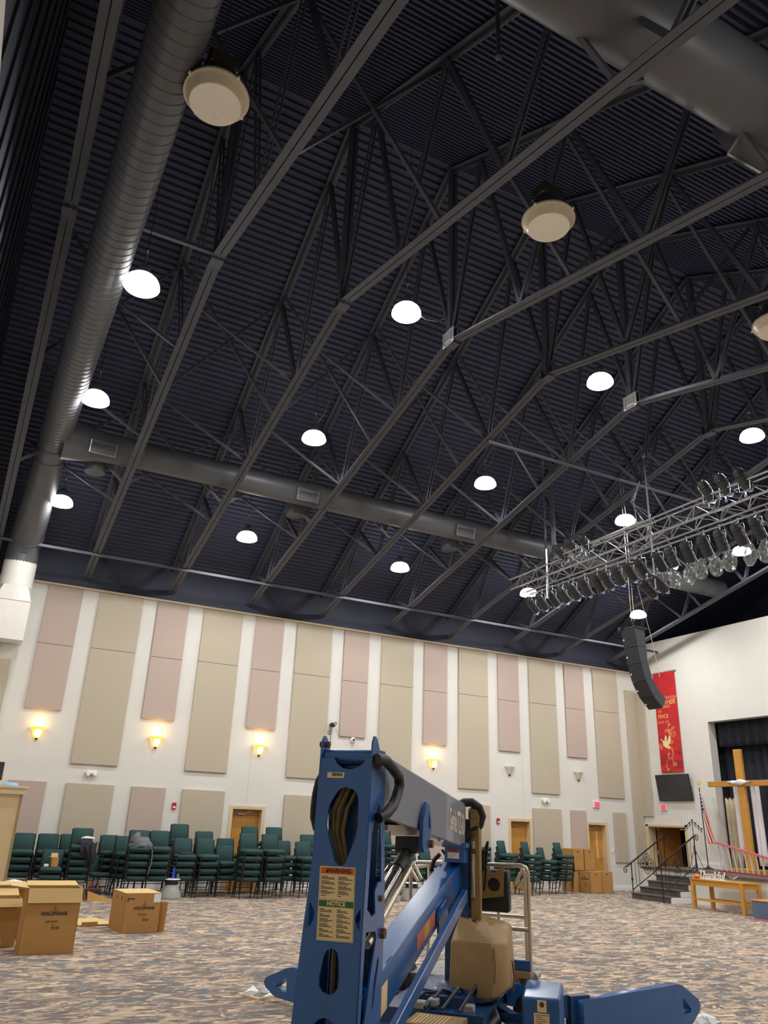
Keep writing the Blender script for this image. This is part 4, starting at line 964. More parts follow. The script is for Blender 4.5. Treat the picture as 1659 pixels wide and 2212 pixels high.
def carton_small(x, y, z, w, d, h, label, rz):
    o = empty('small_carton', (x, y, z), rz, label, 'carton'); g = G(); t = .006
    g.span((-w / 2, -d / 2, 0), (w / 2, -d / 2 + t, h)); g.span((-w / 2, d / 2 - t, 0), (w / 2, d / 2, h)); g.span((-w / 2, -d / 2, 0), (-w / 2 + t, d / 2, h)); g.span((w / 2 - t, -d / 2, 0), (w / 2, d / 2, h)); g.span((-w / 2, -d / 2, 0), (w / 2, d / 2, t)); g.build('body', M_card, o)
    g = G(); g.hexa([(-w / 2, d / 2 - t, h), (w / 2, d / 2 - t, h), (w / 2, d / 2, h), (-w / 2, d / 2, h), (-w / 2, d / 2 + .02, h + .09), (w / 2, d / 2 + .02, h + .09), (w / 2, d / 2 + .03, h + .09), (-w / 2, d / 2 + .03, h + .09)]); g.hexa([(-w / 2 - .06, -d / 2, h + .02), (-w / 2, -d / 2, h), (-w / 2, d / 2, h), (-w / 2 - .06, d / 2, h + .02), (-w / 2 - .06, -d / 2, h + .03), (-w / 2, -d / 2, h + t), (-w / 2, d / 2, h + t), (-w / 2 - .06, d / 2, h + .03)]); g.build('flap', M_cardin, o)
carton_small(tx + .04, ty - .06, tz_, .15, .15, .2, 'small open brown carton standing on a low chair seat', .1)
G_ = G().rbox((0, 0, .03), (.1, .1, .06), .01); tag(G_.build('white_box', M_white, None, None, (tx - .13, ty - .08, tz_)), 'small white box beside the carton on the chair seat', 'box')

# ------------------------------------------------------------------ cartons
def print_box(o, M, w):
    g = G(); 
    for k in range(7): 
        a = .018 * (6 - k) / 6 + .004; z = .075 + .012 * k; q = [(-a, z), (a, z), (a, z + .007), (-a, z + .007)]; g.prism(q, lambda x, y: M @ Vector((x, y, .001)), lambda x, y: M @ Vector((x, y, -.001)))
    for sx in (-1, 1): g.prism([(.03 * sx, .075), (.055 * sx, .075), (.035 * sx, .1)], lambda x, y: M @ Vector((x, y, .001)), lambda x, y: M @ Vector((x, y, -.001)))
    g.build('emblem', mat('ink_faded', '77624f', .7), o)
    text('lettering', 'HOLOPHANE', .062, M @ Matrix.Translation((0, .04, 0)), M_ink, o, .0008, bold=.0022, sx=.94)
    text('lettering', 'experience', .036, M @ Matrix.Translation((-.02, -.055, 0)), mat('ink_grey', '6a4c35', .7), o, .0008, bold=.0012)
    text('lettering', 'is the', .022, M @ Matrix.Translation((.0, -.095, 0)), mat('ink_faded', '77624f', .7), o, .0008)
    text('lettering', 'best', .062, M @ Matrix.Translation((.045, -.135, 0)), mat('ink_grey', '6a4c35', .7), o, .0008, bold=.0022)
def carton(name, loc, rz, w, d, h, label, flaps=(), closed=True, grp=None, prints=False, holes=False):
    o = empty(name, loc, rz, label, 'carton', grp); t = .007; g = G()
    g.span((-w / 2, 0, 0), (w / 2, t, h)); g.span((-w / 2, d - t, 0), (w / 2, d, h)); g.span((-w / 2, 0, 0), (-w / 2 + t, d, h)); g.span((w / 2 - t, 0, 0), (w / 2, d, h)); g.span((-w / 2, 0, 0), (w / 2, d, t))
    g.build('body', M_card, o)
    if closed:
        for s in (-1, 1): G().span((-w / 2, d / 2 + s * .003, h), (w / 2, d / 2 + s * (d / 2), h + t)).build('flap', M_card if grp else M_cardin, o)
    for side, ang, ln in flaps:
        c, s = math.cos(ang), math.sin(ang)
        if side == 'f': q = [(-w / 2, 0, h), (w / 2, 0, h), (w / 2 + .015, -ln * c, h + ln * s), (-w / 2 + .01, -ln * c, h + ln * s)]; nn = Vector((0, -s, -c)) * -t
        if side == 'b': q = [(-w / 2, d, h), (w / 2, d, h), (w / 2 - .02, d + ln * c, h + ln * s), (-w / 2 + .02, d + ln * c, h + ln * s)]; nn = Vector((0, -s, c)) * t
        if side == 'l': q = [(-w / 2, 0, h), (-w / 2, d, h), (-w / 2 - ln * c, d - .03, h + ln * s), (-w / 2 - ln * c, .03, h + ln * s)]; nn = Vector((s, 0, c)) * t
        if side == 'r': q = [(w / 2, 0, h), (w / 2, d, h), (w / 2 + ln * c, d - .03, h + ln * s), (w / 2 + ln * c, .03, h + ln * s)]; nn = Vector((-s, 0, c)) * t
        q = [Vector(p) for p in q]; G().hexa(q + [p + nn for p in q]).build('flap', M_cardin, o)
    if prints: print_box(o, Matrix.Translation((0, -.002, h * .56)) @ FY(.03, 0, 0), w)
    if holes:
        g = G(); 
        for y in (d * .25, d * .62): g.span((-w / 2 - .002, y - .02, h - .12), (-w / 2 + .001, y + .02, h - .06))
        g.build('hand_hole', M_rubber, o)
    return o
carton('lamp_carton', (1.685, 13.2, 0), .01, .73, .44, .84, 'large open brown carton with lettering, front flap folded down, left foreground', (('f', -1.42, .19), ('l', .12, .24), ('r', -1.2, .2), ('b', .25, .2)), False, None, True)
o = carton('lamp_carton', (3.37, 15.1, 0), .06, .62, .88, .61, 'closed brown carton with lettering standing alone on the carpet', (), True, None, True, True)
G().span((.18, -.004, .47), (.3, .0, .6)).build('shipping_label', M_paper, o)
G().span((-.27, -.003, .48), (-.255, 0, .55)).build('print_mark', M_ink, o); G().span((-.25, -.003, .52), (-.15, 0, .535)).build('print_line', M_ink, o); 
G().hexa([(.31, .1, 0), (.42, .02, 0), (.43, .03, 0), (.31, .11, 0), (.33, .1, .47), (.45, .05, .46), (.46, .06, .46), (.33, .11, .47)]).build('torn_flap', M_card, o)
carton('lamp_carton', (1.12, 13.95, 0), .02, .42, .5, .64, 'narrow open brown carton half hidden behind the large left carton', (('f', -1.1, .12), ('l', .15, .3), ('b', .6, .16)), False)
carton('lamp_carton', (1.22, 14.75, 0), .04, .6, .5, .7, 'open carton further back with only its flaps showing, far left', (('f', .4, .2), ('b', .3, .2)), False)
r = empty('flattened_carton', (2.85, 16.5, 0), .25, 'flattened cardboard sheet lying on the carpet behind the large carton', 'cardboard')
g = G(); g.hexa([(-.4, -.3, .01), (.3, -.35, .01), (.2, .4, .03), (-.4, .4, .03), (-.4, -.3, .025), (.3, -.35, .025), (.2, .4, .05), (-.4, .4, .05)]); g.build('sheet', M_cardin, r)
g = G(); g.hexa([(-.35, -.36, .0), (-.1, -.38, .0), (-.1, -.3, .0), (-.35, -.28, 0), (-.35, -.36, .07), (-.1, -.38, .07), (-.1, -.3, .07), (-.35, -.28, .07)]); g.build('folded_end', M_card, r)
cx = [('front', 19.57, 21.85, .0, 'lower front carton beside the third door, printed on its side'), ('front', 20.09, 21.9, .0, 'lower right carton of the pile before the third door'), ('rear', 19.3, 22.38, 0, 'lower rear carton between the chairs and the front cartons'), ('rear', 19.82, 22.4, 0, 'lower rear carton under the upper right one'), ('up', 19.3, 22.36, .665, 'upper left carton on top of the pile before the third door'), ('up', 19.83, 22.38, .665, 'upper right carton on top of the pile, touching the door frame')]
for kind, x, y, z, lab in cx:
    o = carton('stacked_carton', (x, y, z), 0, .5, .52, .65, lab, (), True, 'cartons piled before the third door')
    G().span((-.035, -.003, .56), (.035, .002, .585)).build('hand_hole', M_rubber, o)
    if kind == 'front' and x < 19.8: print_box(o, frame((-.252, .27, .38), (0, -1, 0), (0, 0, 1), (-1, 0, 0)), .5)
# removed light fittings standing on the floor
def fitting():
    o = empty('light_fitting')
    g = G(); g.lathe([(.27, 0), (.28, .02), (.27, .05), (.25, .12), (.2, .24), (.15, .31)], 26); g.build('reflector', M_grey, o, 50)
    g = G(); g.lathe([(.15, .31), (.16, .32), (.16, .41), (.15, .42)], 20); g.build('housing', M_dark, o, 50)
    g = G(); g.lathe([(.2, .42), (.21, .425), (.2, .44), (0, .445)], 22); g.build('top_plate', M_paper, o, 50)
    return o
FT = fitting()
for i, (x, y, lab) in enumerate(((5.3, 21.0, 'grey light fitting on the floor under the blue bottle'), (10.85, 20.0, 'grey light fitting on the floor seen right of the lift mast'), (11.5, 20.05, 'grey light fitting on the floor seen above the blue boom'), (.98, 14.15, 'grey light fitting on the floor at the far left edge'), (12.2, 20.2, 'grey light fitting on the floor behind the lift tower'))):
    o = FT if i == 0 else copy_tree(FT); o.location = (x, y, 0); tag(o, lab, 'light fitting', 'light fittings standing on the floor')
r = empty('blue_bottle', (5.32, 20.98, .445), 0, 'blue drink bottle standing on a light fitting', 'bottle')
g = G(); g.lathe([(.0, 0), (.036, .0), (.038, .02), (.036, .11), (.03, .14), (.036, .17), (.03, .2), (.014, .22)], 16); g.build('body', M_bottle, r, 50); g = G(); g.lathe([(.016, .22), (.018, .225), (.016, .25), (0, .255)], 12); g.build('cap', M_bottle, r, 40)
r = empty('glass_cup', (5.44, 21.0, .445), 0, 'small greenish glass cup beside the blue bottle', 'cup'); g = G(); g.lathe([(.03, 0), (.035, .1), (.032, .1), (.027, .006), (0, .006)], 16, cap=False); g.build('cup', mat('cup_glass', 'a9b49a', .1, trans=.6), r, 50)
# tool bag and board on the floor near the jackets
r = empty('tool_bag', (3.42, 20.9, 0), .2, 'open dark tool bag full of tools on the floor before the jackets', 'tool bag')
G().rbox((0, 0, .12), (.42, .3, .22), .03).build('bag', M_fabric, r, 40); G().rbox((0, 0, .22), (.4, .28, .03), .01).build('rim', mat('bag_red', '5a2a26', .8), r)
for i in range(7):
    g = G(); x = -.16 + .055 * i; g.tube([(x, rnd.uniform(-.08, .08), .18), (x + rnd.uniform(-.03, .03), rnd.uniform(-.08, .08), .34 + rnd.uniform(0, .08))], .014, 6); g.build('tool', [M_alu, M_dark, M_fringe, M_alarm][i % 4], r)
g = G(); g.tube([(-.19, 0, .2), (-.15, 0, .4), (.15, 0, .4), (.19, 0, .2)], .012, 6); g.build('handle', M_dark, r, 40)
g = G(); g.hexa([(-.3, -.1, .0), (.25, -.35, .0), (.25, -.3, .01), (-.3, -.0, .01), (-.3, .05, .2), (.25, -.33, .02), (.25, -.3, .03), (-.3, .08, .2)]); tag(g.build('cardboard_scrap', M_card, None, None, (3.62, 20.6, 0)), 'torn cardboard scrap leaning beside the tool bag', 'cardboard')

# ------------------------------------------------------------------ booth at the left edge
r = empty('sound_booth', (.2, 17.2, 0), 0, 'cream panelled sound booth at the far left edge with a white counter', 'booth')
G().rbox((.035, .9, 1.08), (2.13, 1.8, 2.16), .01).build('panel', M_ply, r)
g = G(); g.span((-1.03, -.05, 2.14), (1.14, 1.85, 2.26)); g.span((-1.03, -.08, 2.25), (1.17, 1.88, 2.29)); g.build('counter', M_cream, r)
g = G(); g.span((1.06, -.012, 0), (1.1, 0, 2.14)); g.span((1.075, -.02, 0), (1.085, -.01, 2.1)); g.build('corner_trim', mat('trim_tan', 'a08a64', .6), r)
r = empty('monitor', (.62, 17.45, 2.29), .1, 'black computer monitor on the booth counter at the left edge', 'monitor')
R = rotm((-.1, 0, 0)); G().rbox((0, 0, .26), (.54, .04, .34), .01, R).build('screen', M_screen, r); g = G(); g.bar((0, .03, 0), (0, .03, .2), .06, .03); g.rbox((0, .03, .01), (.2, .16, .02), .005); g.build('stand', M_white, r); g = G(); g.tube([(.2, .03, .02), (.25, 0, .1), (.22, .02, .16)], .008, 6); g.build('red_cable', M_alarm, r)
link_ = heap('blue_glove', 0, (.28, .12, .06), 21, mat('light_blue_glove', '8fc3ea', .6), '', ''); tag(link('blue_glove', link_, None, (1.05, 17.35, 2.29)), 'crumpled light blue glove on the booth counter', 'glove')
r = empty('white_globe', (1.38, 16.6, 0), 0, 'white lamp globe lying on a dark stand behind the cartons', 'lamp globe')
g = G(); g.lathe([(.21, .56), (.2, .62), (.14, .69), (0, .72)], 24); g.build('globe', M_paper, r, 50); g = G(); g.lathe([(.19, .5), (.2, .56)], 20); g.lathe([(.16, 0), (.1, .05), (.06, .1), (.06, .5)], 16); g.build('stand', M_dark, r, 40)

# ------------------------------------------------------------------ table before the stage
r = empty('communion_table', (19.2, 16.45, 0), 0, 'narrow honey oak table standing before the stage front', 'table')
TA = [(-.1, .92), (.33, .66), (.25, -.95), (-.2, -.8)]
hT = .74
g = G(); g.prism([(-.16, .98), (.36, .7), (.33, -1.02), (-.24, -.86)], lambda x, y: (x, y, hT), lambda x, y: (x, y, hT + .03)); g.build('table_top', M_pine, r)
for i in range(4):
    x, y = TA[i]; g = G(); g.bar((x, y, 0), (x, y, hT), .09, .09, up=(1, 0, 0)); g.build('leg', M_pine, r)
    a, b = TA[i], TA[(i + 1) % 4]; g = G(); g.bar((a[0], a[1], hT - .07), (b[0], b[1], hT - .07), .035, .14); g.build('apron', M_pine, r)
g = G(); g.bar((-.1, .92, .25), (-.2, -.8, .25), .03, .06); g.bar((.33, .66, .25), (.25, -.95, .25), .03, .06); g.bar((-.2, -.8, .25), (.25, -.95, .25), .03, .06); g.build('stretcher', M_pine, r)
r = empty('table_sign', (19.15, 16.75, hT + .03), 0, 'white script letters standing on the oak table', 'sign')
text('lettering', 'Thankful', .3, Matrix.Translation((0, 0, .1)) @ FX(0, 0, 0), M_paper, r, .01, .3, bold=0., sx=.85)
G().span((-.03, -.5, 0), (.03, .5, .012)).build('base', M_paper, r)
r = empty('orange_pumpkin', (19.12, 17.2, hT + .03), 0, 'small orange pumpkin ornament beside the white letters', 'ornament')
g = G(); g.lathe([(0, 0), (.06, .01), (.09, .06), (.06, .11), (0, .12)], 14); g.build('pumpkin', mat('pumpkin_orange', 'e2781e', .5), r, 60); g = G(); g.tube([(0, 0, .11), (.01, 0, .16)], .01, 6); g.build('stem', M_brass, r)
for i, (y, l) in enumerate(((17.32, 'silver twig ornament at the left end of the table'), (16.0, 'silver twig ornament right of the white letters'))):
    g = G()
    for k in range(6): g.tube([(0, 0, 0), (rnd.uniform(-.05, .05), rnd.uniform(-.06, .06), .07), (rnd.uniform(-.1, .1), rnd.uniform(-.12, .12), .13)], .009, 5)
    tag(g.build('twig_ornament', M_alu, None, 40, (19.15, y, hT + .03)), l, 'ornament', 'twig ornaments on the oak table')
r = empty('blue_block', (19.1, 15.0, 0), 0, 'blue grey box step at the right edge below the stage', 'box')
G().rbox((.1, -.1, .2), (.9, .6, .4), .01).build('body', mat('slate_blue', '5b6c86', .6), r); G().rbox((.1, -.1, .41), (.94, .64, .03), .008).build('top', M_pine, r)
g = G(); g.span((-.6, -.9, 0), (.5, .5, .006)); tag(g.build('red_floor_strip', M_redcarpet, None, None, (18.9, 14.6, 0)), 'red carpet strip on the floor by the blue box', 'carpet')

# ------------------------------------------------------------------ towable boom lift (local x along the boom, y to the left)
LIFT = empty('boom_lift', (2.35, 4.98, 0), math.atan2(.699, .715), 'blue towable boom lift standing folded in front, white lettering on its boom', 'lift')
def V(a, b, c): return (a, -b, c)
LN = .055
FM = frame((-LN * 2.28, 0, 0), (0, -1, 0), (LN, 0, 1), (-1, 0, LN))       # front plate of the elbow: (b, z)
ear = [(-.19, 2.276), (-.105, 2.282), (-.08, 2.243), (-.034, 2.212), (.026, 2.203), (.078, 2.221), (.114, 2.251), (.128, 2.28), (.168, 2.28), (.167, 1.66), (.164, 1.323), (.161, .802), (.16, .45), (-.26, .45), (-.239, .962), (-.222, 1.297), (-.202, 1.598), (-.204, 1.8)]
pear = [(.003, 2.091), (.052, 2.078), (.083, 2.045), (.091, 2.004), (.097, 1.857), (.088, 1.793), (.067, 1.73), (.041, 1.662), (.034, 1.636), (.009, 1.617), (-.018, 1.618), (-.046, 1.642), (-.058, 1.68), (-.098, 1.777), (-.118, 1.849), (-.119, 1.918), (-.111, 1.975), (-.088, 2.022), (-.054, 2.07), (-.03, 2.086)]
oval = [(-.025, 1.153), (.0, 1.148), (.018, 1.131), (.033, 1.066), (.041, 1.002), (.038, .953), (.011, .918), (-.023, .907), (-.065, .92), (-.09, .95), (-.093, .999), (-.082, 1.049), (-.072, 1.108), (-.055, 1.14)]
both = [(-.035 + .085 * math.cos(a * PI / 8), .69 + .1 * math.sin(a * PI / 8)) for a in range(16)]
crl = [(-.192, 1.40), (-.17, 1.37), (-.157, 1.341), (-.161, 1.297), (-.178, 1.268), (-.206, 1.25), (-.205, 1.33)]
crr = [(.15, 1.385), (.128, 1.35), (.118, 1.325), (.125, 1.295), (.148, 1.26), (.153, 1.32)]
fp = plate(ear, [pear, oval, both, crl, crr], .012, FM, 'elbow_front_plate', M_blue, LIFT)
side_out = [(-.006, 2.28), (0, 2.38), (.03, 2.425), (.06, 2.425), (.1, 2.40), (.15, 2.345), (.27, 2.345), (.29, 2.31), (.29, 1.95), (.31, 1.86), (.345, 1.6), (.367, 1.41), (.373, 1.227), (.367, 1.0), (.35, .45), (-.1, .45), (-.07, 1.0), (-.055, 1.32), (-.033, 1.66)]
s1 = [(.167, 1.995), (.19, 1.985), (.204, 1.96), (.225, 1.82), (.255, 1.7), (.279, 1.516), (.24, 1.52), (.198, 1.5), (.154, 1.463), (.165, 1.40), (.179, 1.339), (.141, 1.327), (.1, 1.325), (.068, 1.348), (.012, 1.37), (.024, 1.501), (.048, 1.815), (.098, 1.907)]
s2 = [(.01, 1.246), (.19, 1.235), (.21, 1.21), (.214, 1.189), (.141, 1.033), (.055, .798), (.017, .70), (-.037, .70), (-.02, .974), (-.002, 1.179)]
s3 = [(.276, 1.083), (.284, 1.058), (.221, .895), (.195, .803), (.171, .815), (.192, .942), (.246, 1.063)]
SMr = frame((0, -.165, 0), (1, 0, 0), (0, 0, 1), (0, -1, 0)); SMl = frame((0, .2, 0), (1, 0, 0), (0, 0, 1), (0, -1, 0))
sp1 = plate(side_out, [s1, s2, s3], .012, SMr, 'elbow_side_plate', M_blue, LIFT)
sp2 = plate(side_out, [s1, s2], .012, SMl, 'elbow_side_plate', M_blue, LIFT)
g = G(); g.tube([V(.07, -.19, 2.29), V(.07, .16, 2.29)], .05, 18); g.build('pivot_tube', M_blue, LIFT, 40)
g = G(); g.span(V(.1, -.19, 2.18), V(.26, .16, 2.33)); g.span(V(.2, -.13, 2.33), V(.28, .02, 2.35)); g.build('top_gusset', M_bluedark, LIFT)
g = G(); g.span(V(.34, -.19, .5), V(.35, .155, 1.55)); g.span(V(.12, -.19, 1.3), V(.13, .155, 1.33)); g.span(V(.19, -.19, 1.55), V(.2, .01, 2.2)); g.span(V(.21, .06, 1.55), V(.22, .155, 2.2)); g.span(V(.21, -.1, 1.95), V(.22, .1, 2.2)); g.build('rear_web', M_bluedark, LIFT)
for p, ax, rr, L_ in (((.06, -.2, 2.37), 'y', .022, .07), ((.1, .18, 2.24), 'y', .03, .03), ((.33, .18, 1.21), 'y', .034, .03), ((.27, .175, 1.42), 'y', .02, .02), ((.28, -.21, 1.21), 'y', .03, .03)):
    g = G(); g.lathe([(rr, -L_ / 2), (rr, L_ / 2)], 6, Matrix.Translation(V(*p)) @ Matrix.Rotation(PI / 2, 4, 'X')); g.build('bolt', M_rust, LIFT)
# hoses seen through the front plate
for pts, rr in (([(.06, -.03, 2.2), (.05, -.045, 2.08), (.045, -.105, 1.95), (.05, -.10, 1.8), (.05, -.06, 1.68), (.06, -.02, 1.55)], .017),
                ([(.07, -.01, 2.2), (.06, -.01, 2.08), (.05, -.07, 1.95), (.05, -.075, 1.82), (.05, -.04, 1.7), (.07, 0, 1.55)], .018),
                ([(.08, .05, 2.2), (.06, .045, 2.07), (.05, -.01, 1.96), (.05, -.035, 1.82), (.05, -.01, 1.7), (.08, .01, 1.55)], .015),
                ([(.09, .02, 2.2), (.08, -.03, 2.05), (.08, -.07, 1.9), (.07, -.04, 1.72), (.06, .0, 1.6)], .016),
                ([(.1, .08, 2.2), (.09, .075, 2.05), (.08, .08, 1.9), (.08, .055, 1.78), (.07, .02, 1.64), (.08, .02, 1.5)], .014),
                ([(.1, .06, 2.2), (.1, .055, 2.0), (.09, .06, 1.85), (.08, .03, 1.74), (.08, .01, 1.6)], .014)):
    g = G(); g.tube([V(*p) for p in pts], rr, 8); g.build('hose', M_hose if rr > .0145 else M_rubber, LIFT, 50)
for b0 in (-.07, -.02, .025):
    g = G(); g.tube([V(.12, b0, 1.2), V(.12, b0 - .005, 1.05), V(.13, b0 - .01, .5)], .018, 8); g.build('hose', M_hose, LIFT, 50)
g = G(); g.tube([V(-.0, .2, 2.275), V(.1, .23, 2.275), V(.25, .235, 2.235), V(.4, .235, 2.19), V(.425, .235, 2.13), V(.37, .235, 2.06), V(.28, .235, 1.99), V(.16, .23, 1.94), V(.08, .2, 1.91)], .036, 12); g.build('hose_loop', M_rubber, LIFT, 50)
g = G(); P = [(.1, -.2, 2.19), (.12, -.245, 2.13), (.13, -.265, 2.05), (.13, -.27, 1.97), (.12, -.265, 1.9), (.1, -.23, 1.83)]; g.tube([V(*p) for p in P], .036, 12)
for k in range(40):
    t = k / 39 * 4.99; i = int(t); q = [P[i][j] + (P[i + 1][j] - P[i][j]) * (t - i) for j in range(3)]; g.lathe([(.034, -.003), (.041, 0), (.034, .003)], 12, Matrix.Translation(V(*q)) @ Matrix.Rotation((2 - t / 2.5) * .35, 4, 'X'), cap=False)
g.build('corrugated_hose', M_rubber, LIFT, 50)
# main boom
def beam(x0, x1, b0, b1, zt, zb, name, m, bev=.012):
    g = G(); g.hexa([V(x0, b1, zb(x0)), V(x1, b1, zb(x1)), V(x1, b0, zb(x1)), V(x0, b0, zb(x0)), V(x0, b1, zt(x0)), V(x1, b1, zt(x1)), V(x1, b0, zt(x1)), V(x0, b0, zt(x0))])
    o = g.build(name, m, LIFT); md = o.modifiers.new('bevel', 'BEVEL'); md.width = bev; md.segments = 2; return o
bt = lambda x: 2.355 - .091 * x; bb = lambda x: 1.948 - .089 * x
beam(.3, 2.93, -.12, .165, bt, bb, 'main_boom', mat('boom_glare_grey', '8d92a0', .34, var=.04, scale=3, coat=.5))  # grey base colour stands in for glare on the boom's blue paint
BM = Matrix.Translation((0, 0, 0)) @ frame(V(2.56, .168, 1.905), (1, 0, -.09), (.0, 0, 1), (0, -1, 0))
text('boom_lettering', 'Genie TZ-50', .2, BM @ Matrix.Scale(1.35, 4, (0, 1, 0)) @ Matrix.Scale(.6, 4, (1, 0, 0)), mat('lettering_cream', 'd9cdbb', .5), LIFT, .001, bold=.004)
g = G(); g.hexa([V(2.93, .15, 1.71), V(3.02, .15, 1.72), V(3.02, -.1, 1.72), V(2.93, -.1, 1.71), V(2.93, .15, 2.07), V(3.02, .15, 2.06), V(3.02, -.1, 2.06), V(2.93, -.1, 2.07)]); g.build('inner_boom', M_grey, LIFT)
g = G(); P = [V(2.8, .0, 1.95), V(2.9, .08, 2.06), V(2.95, .15, 2.1), V(2.97, .22, 2.105), V(3.0, .29, 2.06), V(3.02, .315, 1.98), V(3.02, .29, 1.9), V(3.0, .22, 1.83), V(2.98, .14, 1.76)]; g.tube(P, .042, 12); g.build('hose_loop', M_rubber, LIFT, 50)
pl = [(1.3, 2.05), (1.36, 2.03), (1.41, 1.97), (1.44, 1.86), (1.36, 1.68), (1.22, 1.68), (1.17, 1.74), (1.18, 1.91)]
hl = [(1.35, 1.98), (1.39, 1.92), (1.40, 1.85), (1.35, 1.86)]
plate(pl, [hl], .03, frame((0, -.195, 0), (1, 0, 0), (0, 0, 1), (0, -1, 0)), 'cylinder_bracket', M_blue, LIFT)
g = G(); g.span(V(.55, -.05, 1.83), V(1.6, .12, 1.87)); g.span(V(.6, .115, 1.80), V(1.55, .125, 1.83)); g.build('cable_tray', M_zinc, LIFT)
g = G(); g.span(V(1.2, -.02, 1.67), V(1.5, .15, 1.79)); g.build('cylinder_mount', M_dark, LIFT)
g = G(); g.lathe([(.034, -.02), (.034, .02)], 6, Matrix.Translation(V(1.4, .215, 1.74)) @ Matrix.Rotation(PI / 2, 4, 'X')); g.build('bolt', M_rust, LIFT)
c0, c1 = Vector(V(1.32, .06, 1.7)), Vector(V(.15, .06, 1.19))
g = G(); g.tube([c0, c0 + (c1 - c0) * .28], .055, 14); g.build('cylinder_head', M_rubber, LIFT, 50)
g = G(); g.tube([c0 + (c1 - c0) * .1, c1], .048, 16); g.build('cylinder_rod', M_chrome, LIFT, 50)
g = G(); g.tube([c0 + (c1 - c0) * .2 + Vector((0, -.07, -.03)), c1 + Vector((0, -.07, -.03))], .03, 12); g.build('guide_tube', M_zinc, LIFT, 50)
g = G(); g.tube([c0 + (c1 - c0) * .25 + Vector((0, .075, .0)), c1 + Vector((0, .075, .0))], .016, 8); g.build('pipe', M_chrome, LIFT, 50)
# lower arm and parallel link
lt = lambda x: .97 + .2428 * (x - .53); lb = lambda x: .68 + .2667 * (x - .53)
beam(.05, 3.1, -.08, .12, lt, lb, 'lower_arm', M_blue)
kt = lambda x: .70 + .305 * (x - .48); kb = lambda x: kt(x) - .1
beam(.2, 2.6, .205, .255, kt, kb, 'parallel_link', M_blue, .006)
plate([(1.94, 1.2), (2.25, 1.28), (2.32, 1.07), (2.17, .99), (2.02, .97), (1.97, 1.06)], [], .02, frame((0, -.14, 0), (1, 0, 0), (0, 0, 1), (0, -1, 0)), 'pivot_plate', M_blue, LIFT)
g = G(); g.lathe([(.03, -.02), (.03, .02)], 6, Matrix.Translation(V(2.2, .16, 1.05)) @ Matrix.Rotation(PI / 2, 4, 'X')); g.build('bolt', M_rust, LIFT)
# decals
def decal(name, M, w, h, border=True):
    g = G(); g.rbox((0, 0, 0), (w, h, .002), .0009); mm = g.mesh(name, M_decal); mm.transform(M); return link(name, mm, LIFT)
DM = FM @ frame((-.0135, 1.401, .0075), (1, 0, 0), (-.033, 1, 0), (0, 0, 1))
d = decal('warning_decal', DM, .242, .418)
def strip(par, name, m, x0, x1, y0, y1, M, z=.0016):
    g = G(); g.span((x0, y0, .0), (x1, y1, z)); me = g.mesh(name, m); me.transform(M); return link(name, me, par)
strip(d, 'orange_header', M_orange, -.115, .115, .165, .203, DM); strip(d, 'green_header', M_dgreen, -.117, .117, -.022, .014, DM)
text('warning_lettering', 'WARNING', .034, DM @ Matrix.Translation((.012, .184, .002)), M_ink, d, .0004, bold=.0012)
g = G(); g.prism([(-.082, .172), (-.058, .172), (-.07, .196)], lambda x, y: DM @ Vector((x, y, .0026)), lambda x, y: DM @ Vector((x, y, .0))); g.build('warning_triangle', M_ink, d)
text('notice_lettering', 'NOTICE', .034, DM @ Matrix.Translation((0, -.004, .002)), M_decal, d, .0004, bold=.0012)
g = G(); rr = random.Random(5)
for col in (-1, 1):
    for (ya, yb) in ((.15, .035), (-.035, -.2)):
        y = ya; k = 0
        while y > yb:
            x0 = -.108 if col < 0 else .008; ln = rr.uniform(.06, .098) if k % 3 else rr.uniform(.02, .06); g.span((x0, y - .0022, 0), (x0 + ln, y + .0022, .0016)); k += 1; y -= .0075 if k % 3 else .0125
for x in (-.116, .115): g.span((x, -.203, 0), (x + .0012, -.022, .0016)); g.span((x, .02, 0), (x + .0012, .165, .0016))
for y in (-.203, .02): g.span((-.116, y, 0), (.116, y + .0012, .0016))
me = g.mesh('small_print', mat('print_brown', '5e4a2e', .6)); me.transform(DM); o = link('small_print', me, d); o['kind'] = 'stuff'
BMx = FM @ Matrix.Translation((-.081, 2.167, .0075)); d = decal('barcode_decal', BMx, .121, .036)
g = G(); x = -.028
while x < .05: wv = rr.choice((.0016, .0026, .004)); g.span((x, -.008, 0), (x + wv, .014, .0016)); x += wv + rr.choice((.0014, .002))
me = g.mesh('barcode', M_ink); me.transform(BMx); o = link('barcode', me, d); o['kind'] = 'stuff'
AM = frame(V(.585, .1215, .8), (1, 0, .2428), (0, 0, 1), (0, -1, 0)); d = decal('pale_decal', AM, .13, .17)
AM = frame(V(1.66, .1215, 1.1), (1, 0, .2428), (0, 0, 1), (0, -1, 0)); g = G(); g.span((-.28, -.055, -.001), (.28, .055, .001)); me = g.mesh('red_decal', mat('faded_red', 'bf6a5c', .5)); me.transform(AM); d = link('red_decal', me, LIFT); strip(d, 'gold_panel', mat('faded_gold', 'c79a52', .5), -.06, .1, -.05, .05, AM)
